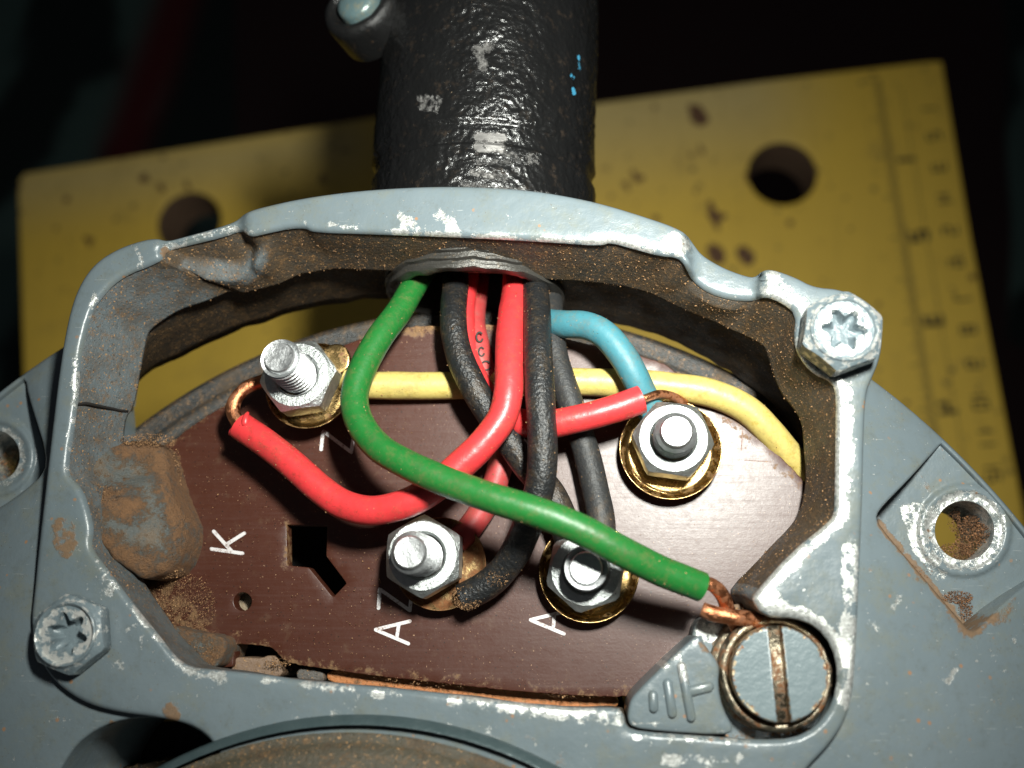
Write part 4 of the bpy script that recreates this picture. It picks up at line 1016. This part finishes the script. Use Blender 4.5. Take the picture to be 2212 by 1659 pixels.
m_ = M('domed_head_paint'); mesh('domed_head', sv, sf, m_.out(m_.mix(m_.ramp(m_.noise(.9, 5, .7), .45, .7), (0.13, 0.20, 0.21), (0.22, 0.23, 0.18)), .28, .2, m_.bump(m_.noise(2, 4), .08)), cl)

# ================================================================== workbench boards
ZB = -150.0
bench = empty('workbench', P(1100, 800, ZB-19)); tag(bench, 'yellow painted workbench top of two jaw boards with dog holes and printed rulers', 'workbench')
def board(loop, holec, hr, spots, pale, label):
    a = np.linspace(0, 2*math.pi, 48, endpoint=False); c = P(*holec, ZB)
    hole = np.array([proj((c.x+hr*math.cos(q), c.y+hr*math.sin(q), ZB)) for q in a])
    lp = resample(chaikin(loop, 0), 18)
    V, Fc, at, _ = slab(lp, [hole], lambda x, y: ZB, ZB-16, r=3, rmm=.5, step=18, spacing=16, attrs={'spot': spots, 'pale': pale})
    o = mesh('jaw_board', V, Fc, [BOARD, WOOD], bench, attrs=at, sharp=50); o['label'] = label
    mi = []
    for pl_ in o.data.polygons:
        zz = [o.data.vertices[i].co.z for i in pl_.vertices]; mi.append(1 if max(zz)-min(zz) > .01 else 0)
    o.data.polygons.foreach_set('material_index', mi)
    return o
bl = board([(52, 374), (400, 318), (740, 264), (1085, 208), (1110, 1500), (90, 1560), (50, 800), (38, 392)], (408, 480), 9.0,
      capsules([(308, 383, 312, 390, 7, .8), (345, 395, 352, 412, 5, .8), (400, 398, 403, 404, 5, .8), (695, 383, 697, 388, 7, .8), (190, 518, 193, 522, 7, .85), (188, 620, 190, 622, 5, .5), (340, 352, 345, 362, 4, .7), (75, 700, 78, 703, 5, .5)], 9),
      capsules([(60, 400, 740, 310, 0, .7)], 150), 'left yellow board with small dark spots along its top edge')
br = board([(1180, 240), (1290, 222), (1650, 174), (2000, 133), (2035, 131), (2097, 507), (2209, 1090), (2290, 1560), (1190, 1500)], (1690, 374), 9.05,
      capsules([(1503, 242, 1512, 258, 13, 1.), (1514, 312, 1518, 326, 3, .8), (1352, 395, 1356, 402, 4, .8), (1366, 372, 1369, 376, 4, .8), (1382, 388, 1384, 392, 3, .8), (1320, 420, 1324, 423, 5, .8), (1532, 440, 1534, 448, 5, .85), (1538, 462, 1546, 482, 8, .9), (1375, 380, 1390, 385, 5, .8), (1350, 398, 1362, 410, 6, .8), (1548, 492, 1550, 500, 3, .8), (1562, 462, 1568, 466, 4, .8), (1590, 468, 1594, 470, 3, .8),
                (1542, 538, 1554, 558, 12, 1.), (1604, 543, 1618, 558, 12, 1.), (1414, 234, 1420, 237, 4, .8), (1460, 345, 1466, 348, 3, .8), (1478, 318, 1480, 322, 3, .7), (1620, 575, 1622, 577, 3, .7), (1958, 866, 1962, 872, 5, .8), (1840, 492, 1844, 496, 3, .7), (1896, 497, 1898, 499, 3, .7), (1500, 405, 1506, 412, 3, .7), (1376, 442, 1378, 446, 3, .7), (1690, 470, 1692, 473, 3, .7), (1612, 380, 1616, 392, 4, .7)], 9),
      capsules([(1300, 240, 1600, 200, 10, .8)], 260), 'right yellow board with ruler marks along its right edge')
# printed ruler marks: straight ticks and numerals, laid out along the board's edge in mm
e0 = P(2035, 131, ZB); e1 = P(2209, 1090, ZB); ed = (e1-e0).normalized(); en = Vector((ed.y, -ed.x, 0))
if en.x > 0: en = -en
marks = []
def flatbar(c, d, l, w_):
    p_ = Vector((-d.y, d.x, 0)); z = Vector((0, 0, .06))
    q = [c-d*l/2-p_*w_/2, c+d*l/2-p_*w_/2, c+d*l/2+p_*w_/2, c-d*l/2+p_*w_/2]
    return [x+z for x in q], [(0, 1, 2, 3)]
L = (e1-e0).length
marks.append(flatbar(e0+ed*(L*.5+3)+en*12, ed, L-8, .18))
GL = {'0': 'abcdef', '1': 'bc', '2': 'abged', '3': 'abgcd', '4': 'fgbc', '5': 'afgcd', '6': 'afgedc', '7': 'abc', '8': 'abcdefg', '9': 'abfgcd'}
def glyph(ch, c, dx, dy, s):
    hw, hh = s*.28, s*.5
    seg = {'a': ((-hw, hh), (hw, hh)), 'b': ((hw, hh), (hw, 0)), 'c': ((hw, 0), (hw, -hh)), 'd': ((-hw, -hh), (hw, -hh)), 'e': ((-hw, 0), (-hw, -hh)), 'f': ((-hw, hh), (-hw, 0)), 'g': ((-hw, 0), (hw, 0))}
    for k in GL[ch]:
        (x0, y0), (x1, y1) = seg[k]; a_ = c+dx*x0+dy*y0; b_ = c+dx*x1+dy*y1
        marks.append(flatbar((a_+b_)/2, (b_-a_).normalized(), (b_-a_).length+s*.12, s*(.17 if s < 4 else .25)))
i = 0
while i*.9 < L-6:
    p = e0+ed*(4+i*.9); 
    if i % 10 == 0 and i:
        n_ = str(i//10); 
        for q, ch in enumerate(n_): glyph(ch, p+en*(5.7)+ed*(-(len(n_)-1)*1.6+q*3.2), -ed*-1, en*1, 3.3)
    i += 1
i = 0
while i*22.9/8 < L-6:
    p = e0+ed*(4+i*22.9/8); l = 2.6 if i % 4 else 4
    marks.append(flatbar(p+en*(17+l/2), en, l, .4))
    for q in (1, 2, 3): marks.append(flatbar(p+ed*(q*22.9/32)+en*(17+.8), en, 1.6, .25))
    if i % 8 == 0 and i: glyph(str((i//8) % 10), p+en*13.8, ed, en, 4.2)
    i += 1
v, f = join(*marks); ro_ = mesh('ruler_marks', v, f, INK, br, smooth=False)

# ================================================================== floor cloth far below
ZF = -520.0
cloth_red = capsules([(740, -400, 800, 900, 420, 1)], 60)
cloth_str = capsules([(405, -60, 262, 330, 6, .8), (440, -300, 405, -60, 6, .8)], 90)
V = []; Fc = []; nx, ny = 200, 150
pxs = []
for j in range(ny+1):
    for i in range(nx+1):
        x = -1400+5200*i/nx; y = -1400+4600*j/ny
        p = P(x, y, ZF); p.z += 9*mnoise.noise(Vector((x*.003, y*.003, 5)))+5*mnoise.noise(Vector((x*.008, y*.004, 2)))
        V.append(p); pxs.append((x, y))
for j in range(ny):
    for i in range(nx): a_ = j*(nx+1)+i; Fc.append((a_, a_+1, a_+nx+2, a_+nx+1))
cl_red = capsules([(860, -500, 860, 1500, 330, 1), (1650, -500, 1700, 1500, 480, 1), (2150, 900, 2180, 1100, 150, .8)], 40)
fo = mesh('floor', V, Fc, CLOTH, attrs={'red': [cl_red(*p) for p in pxs], 'stripe': [cloth_str(*p) for p in pxs]})
fo['kind'] = 'structure'; fo['label'] = 'dark floor cloth in deep shadow with a dim red stripe'

# ================================================================== dust and rust grains
def grains(name, pts, sizes, mt, label, cat, parent=None):
    V = []; Fc = []; T = []
    for p, s in zip(pts, sizes):
        k = len(V); t = random.random()
        R_ = [Vector((random.gauss(0, 1), random.gauss(0, 1), random.gauss(0, 1))).normalized()*s*random.uniform(.6, 1.3) for _ in range(4)]
        V += [Vector(p)+r for r in R_]; T += [t]*4
        Fc += [(k, k+1, k+2), (k, k+2, k+3), (k, k+3, k+1), (k+1, k+3, k+2)]
    o = mesh(name, V, Fc, mt, parent, smooth=False, attrs={'tint': T}); o['kind'] = 'stuff'; o['label'] = label
    if cat: o['category'] = cat
    return o
pts = []; sz = []
for V_, _, n in WIRES:
    m = len(V_)//n
    for _ in range(m*5):
        i = random.randrange(m); k = random.randrange(n); p = Vector(V_[i*n+k])
        c = sum((Vector(V_[i*n+q]) for q in range(0, n, 5)), Vector())/4
        d = (p-c).normalized()
        if d.z < -.2 or (d.z > .75 and random.random() < .7): continue
        pts.append(p+d*.01); sz.append(random.choice([.03, .04, .05, .06, .09, .11]))
grains('dust', pts, sz, CRUMB, 'brown dust grains clinging to the wire insulation', 'dust')
pts = []; sz = []
wv = [Vector(v) for v in WALLV]
for _ in range(8500):
    f = random.choice(WALLF); x, y = inner_top[f[0] % len(inner_top)]
    if y > 1300: continue
    a_, b_ = random.random(), random.random(); p = wv[f[0]].lerp(wv[f[1]], a_).lerp(wv[f[3]].lerp(wv[f[2]], a_), b_)
    pts.append(p); sz.append(random.choice([.04, .05, .06, .08, .10, .13]))
grains('dust', pts, sz, CRUMB, 'dust grains stuck to the inner wall of the frame', 'dust')
def zone(lst):
    pts = []; sz = []
    for (x, y, rx, ry, z, n, s, hgt) in lst:
        for _ in range(n):
            a_ = random.uniform(0, 6.283); r_ = math.sqrt(random.random())**1.1
            qx, qy = x+rx*r_*math.cos(a_), y+ry*r_*math.sin(a_)
            if z < .6 and n != 220 and 480 < qx < 760 and 1120 < qy < 1330 and (math.hypot(qx-521, qy-1299) < 24 or inside(np.array([[qx, qy]]), KH)[0]): continue
            p = P(qx, qy, z); p.z += random.random()*hgt*(1-r_*.8); pts.append(p); sz.append(s*random.uniform(.4, 1.5))
    return pts, sz
p_, s_ = zone([(2108, 1160, 46, 50, -4.5, 3600, .10, 3.4), (2064, 1192, 40, 20, -3.5, 1400, .08, 1.6), (2060, 1120, 14, 30, -4.5, 300, .09, 1.), (2068, 1290, 34, 14, z_lugR, 700, .07, .4), (2085, 1315, 16, 26, z_lugR, 600, .07, .4), (2110, 1355, 20, 10, z_lugR, 60, .1, .3),
                (1990, 1240, 30, 26, z_lugR, 60, .08, .2), (-2, 1000, 44, 44, -7, 600, .15, 2)])
grains('rust_debris', p_, s_, RUSTC, 'crumbly rust and dirt packed in the lug hole and spilled beside it', 'rust')
p_, s_ = zone([(390, 1310, 76, 74, .0, 3600, .055, .2), (320, 950, 60, 14, 3.6, 900, .07, .4), (375, 1040, 18, 90, 1.0, 900, .07, .5), (390, 1170, 18, 60, .6, 200, .1, .5), (350, 1235, 50, 16, 3.0, 900, .07, .6), (215, 1065, 50, 22, 7.2, 400, .06, .3),
                (600, 1432, 30, 10, -.3, 160, .10, .4), (900, 1475, 280, 12, 0.0, 260, .08, .1), (1250, 1500, 80, 8, 0, 120, .08, .1), (1000, 712, 110, 10, .0, 240, .09, .4), (1700, 1580, 60, 8, 4.5, 200, .12, .6), (1795, 1480, 8, 70, 4.6, 240, .12, 1.2),
                (1588, 1330, 36, 18, 5, 160, .1, .6), (1565, 1450, 10, 60, 4.4, 120, .11, .5), (1008, 1292, 34, 26, 4.5, 900, .07, .35), (1075, 1250, 26, 20, 5.7, 120, .07, .2), (350, 1350, 30, 60, 2.0, 700, .06, .5), (430, 1410, 50, 28, 2.45, 600, .06, .15), 
                (800, 1100, 420, 330, 0.01, 1300, .06, .03), (1500, 1150, 200, 280, 0.5, 260, .06, .03)])
grains('rust_debris', p_, s_, CRUMB, 'brown grit scattered over the plate and in the corners of the terminal box', 'grit')
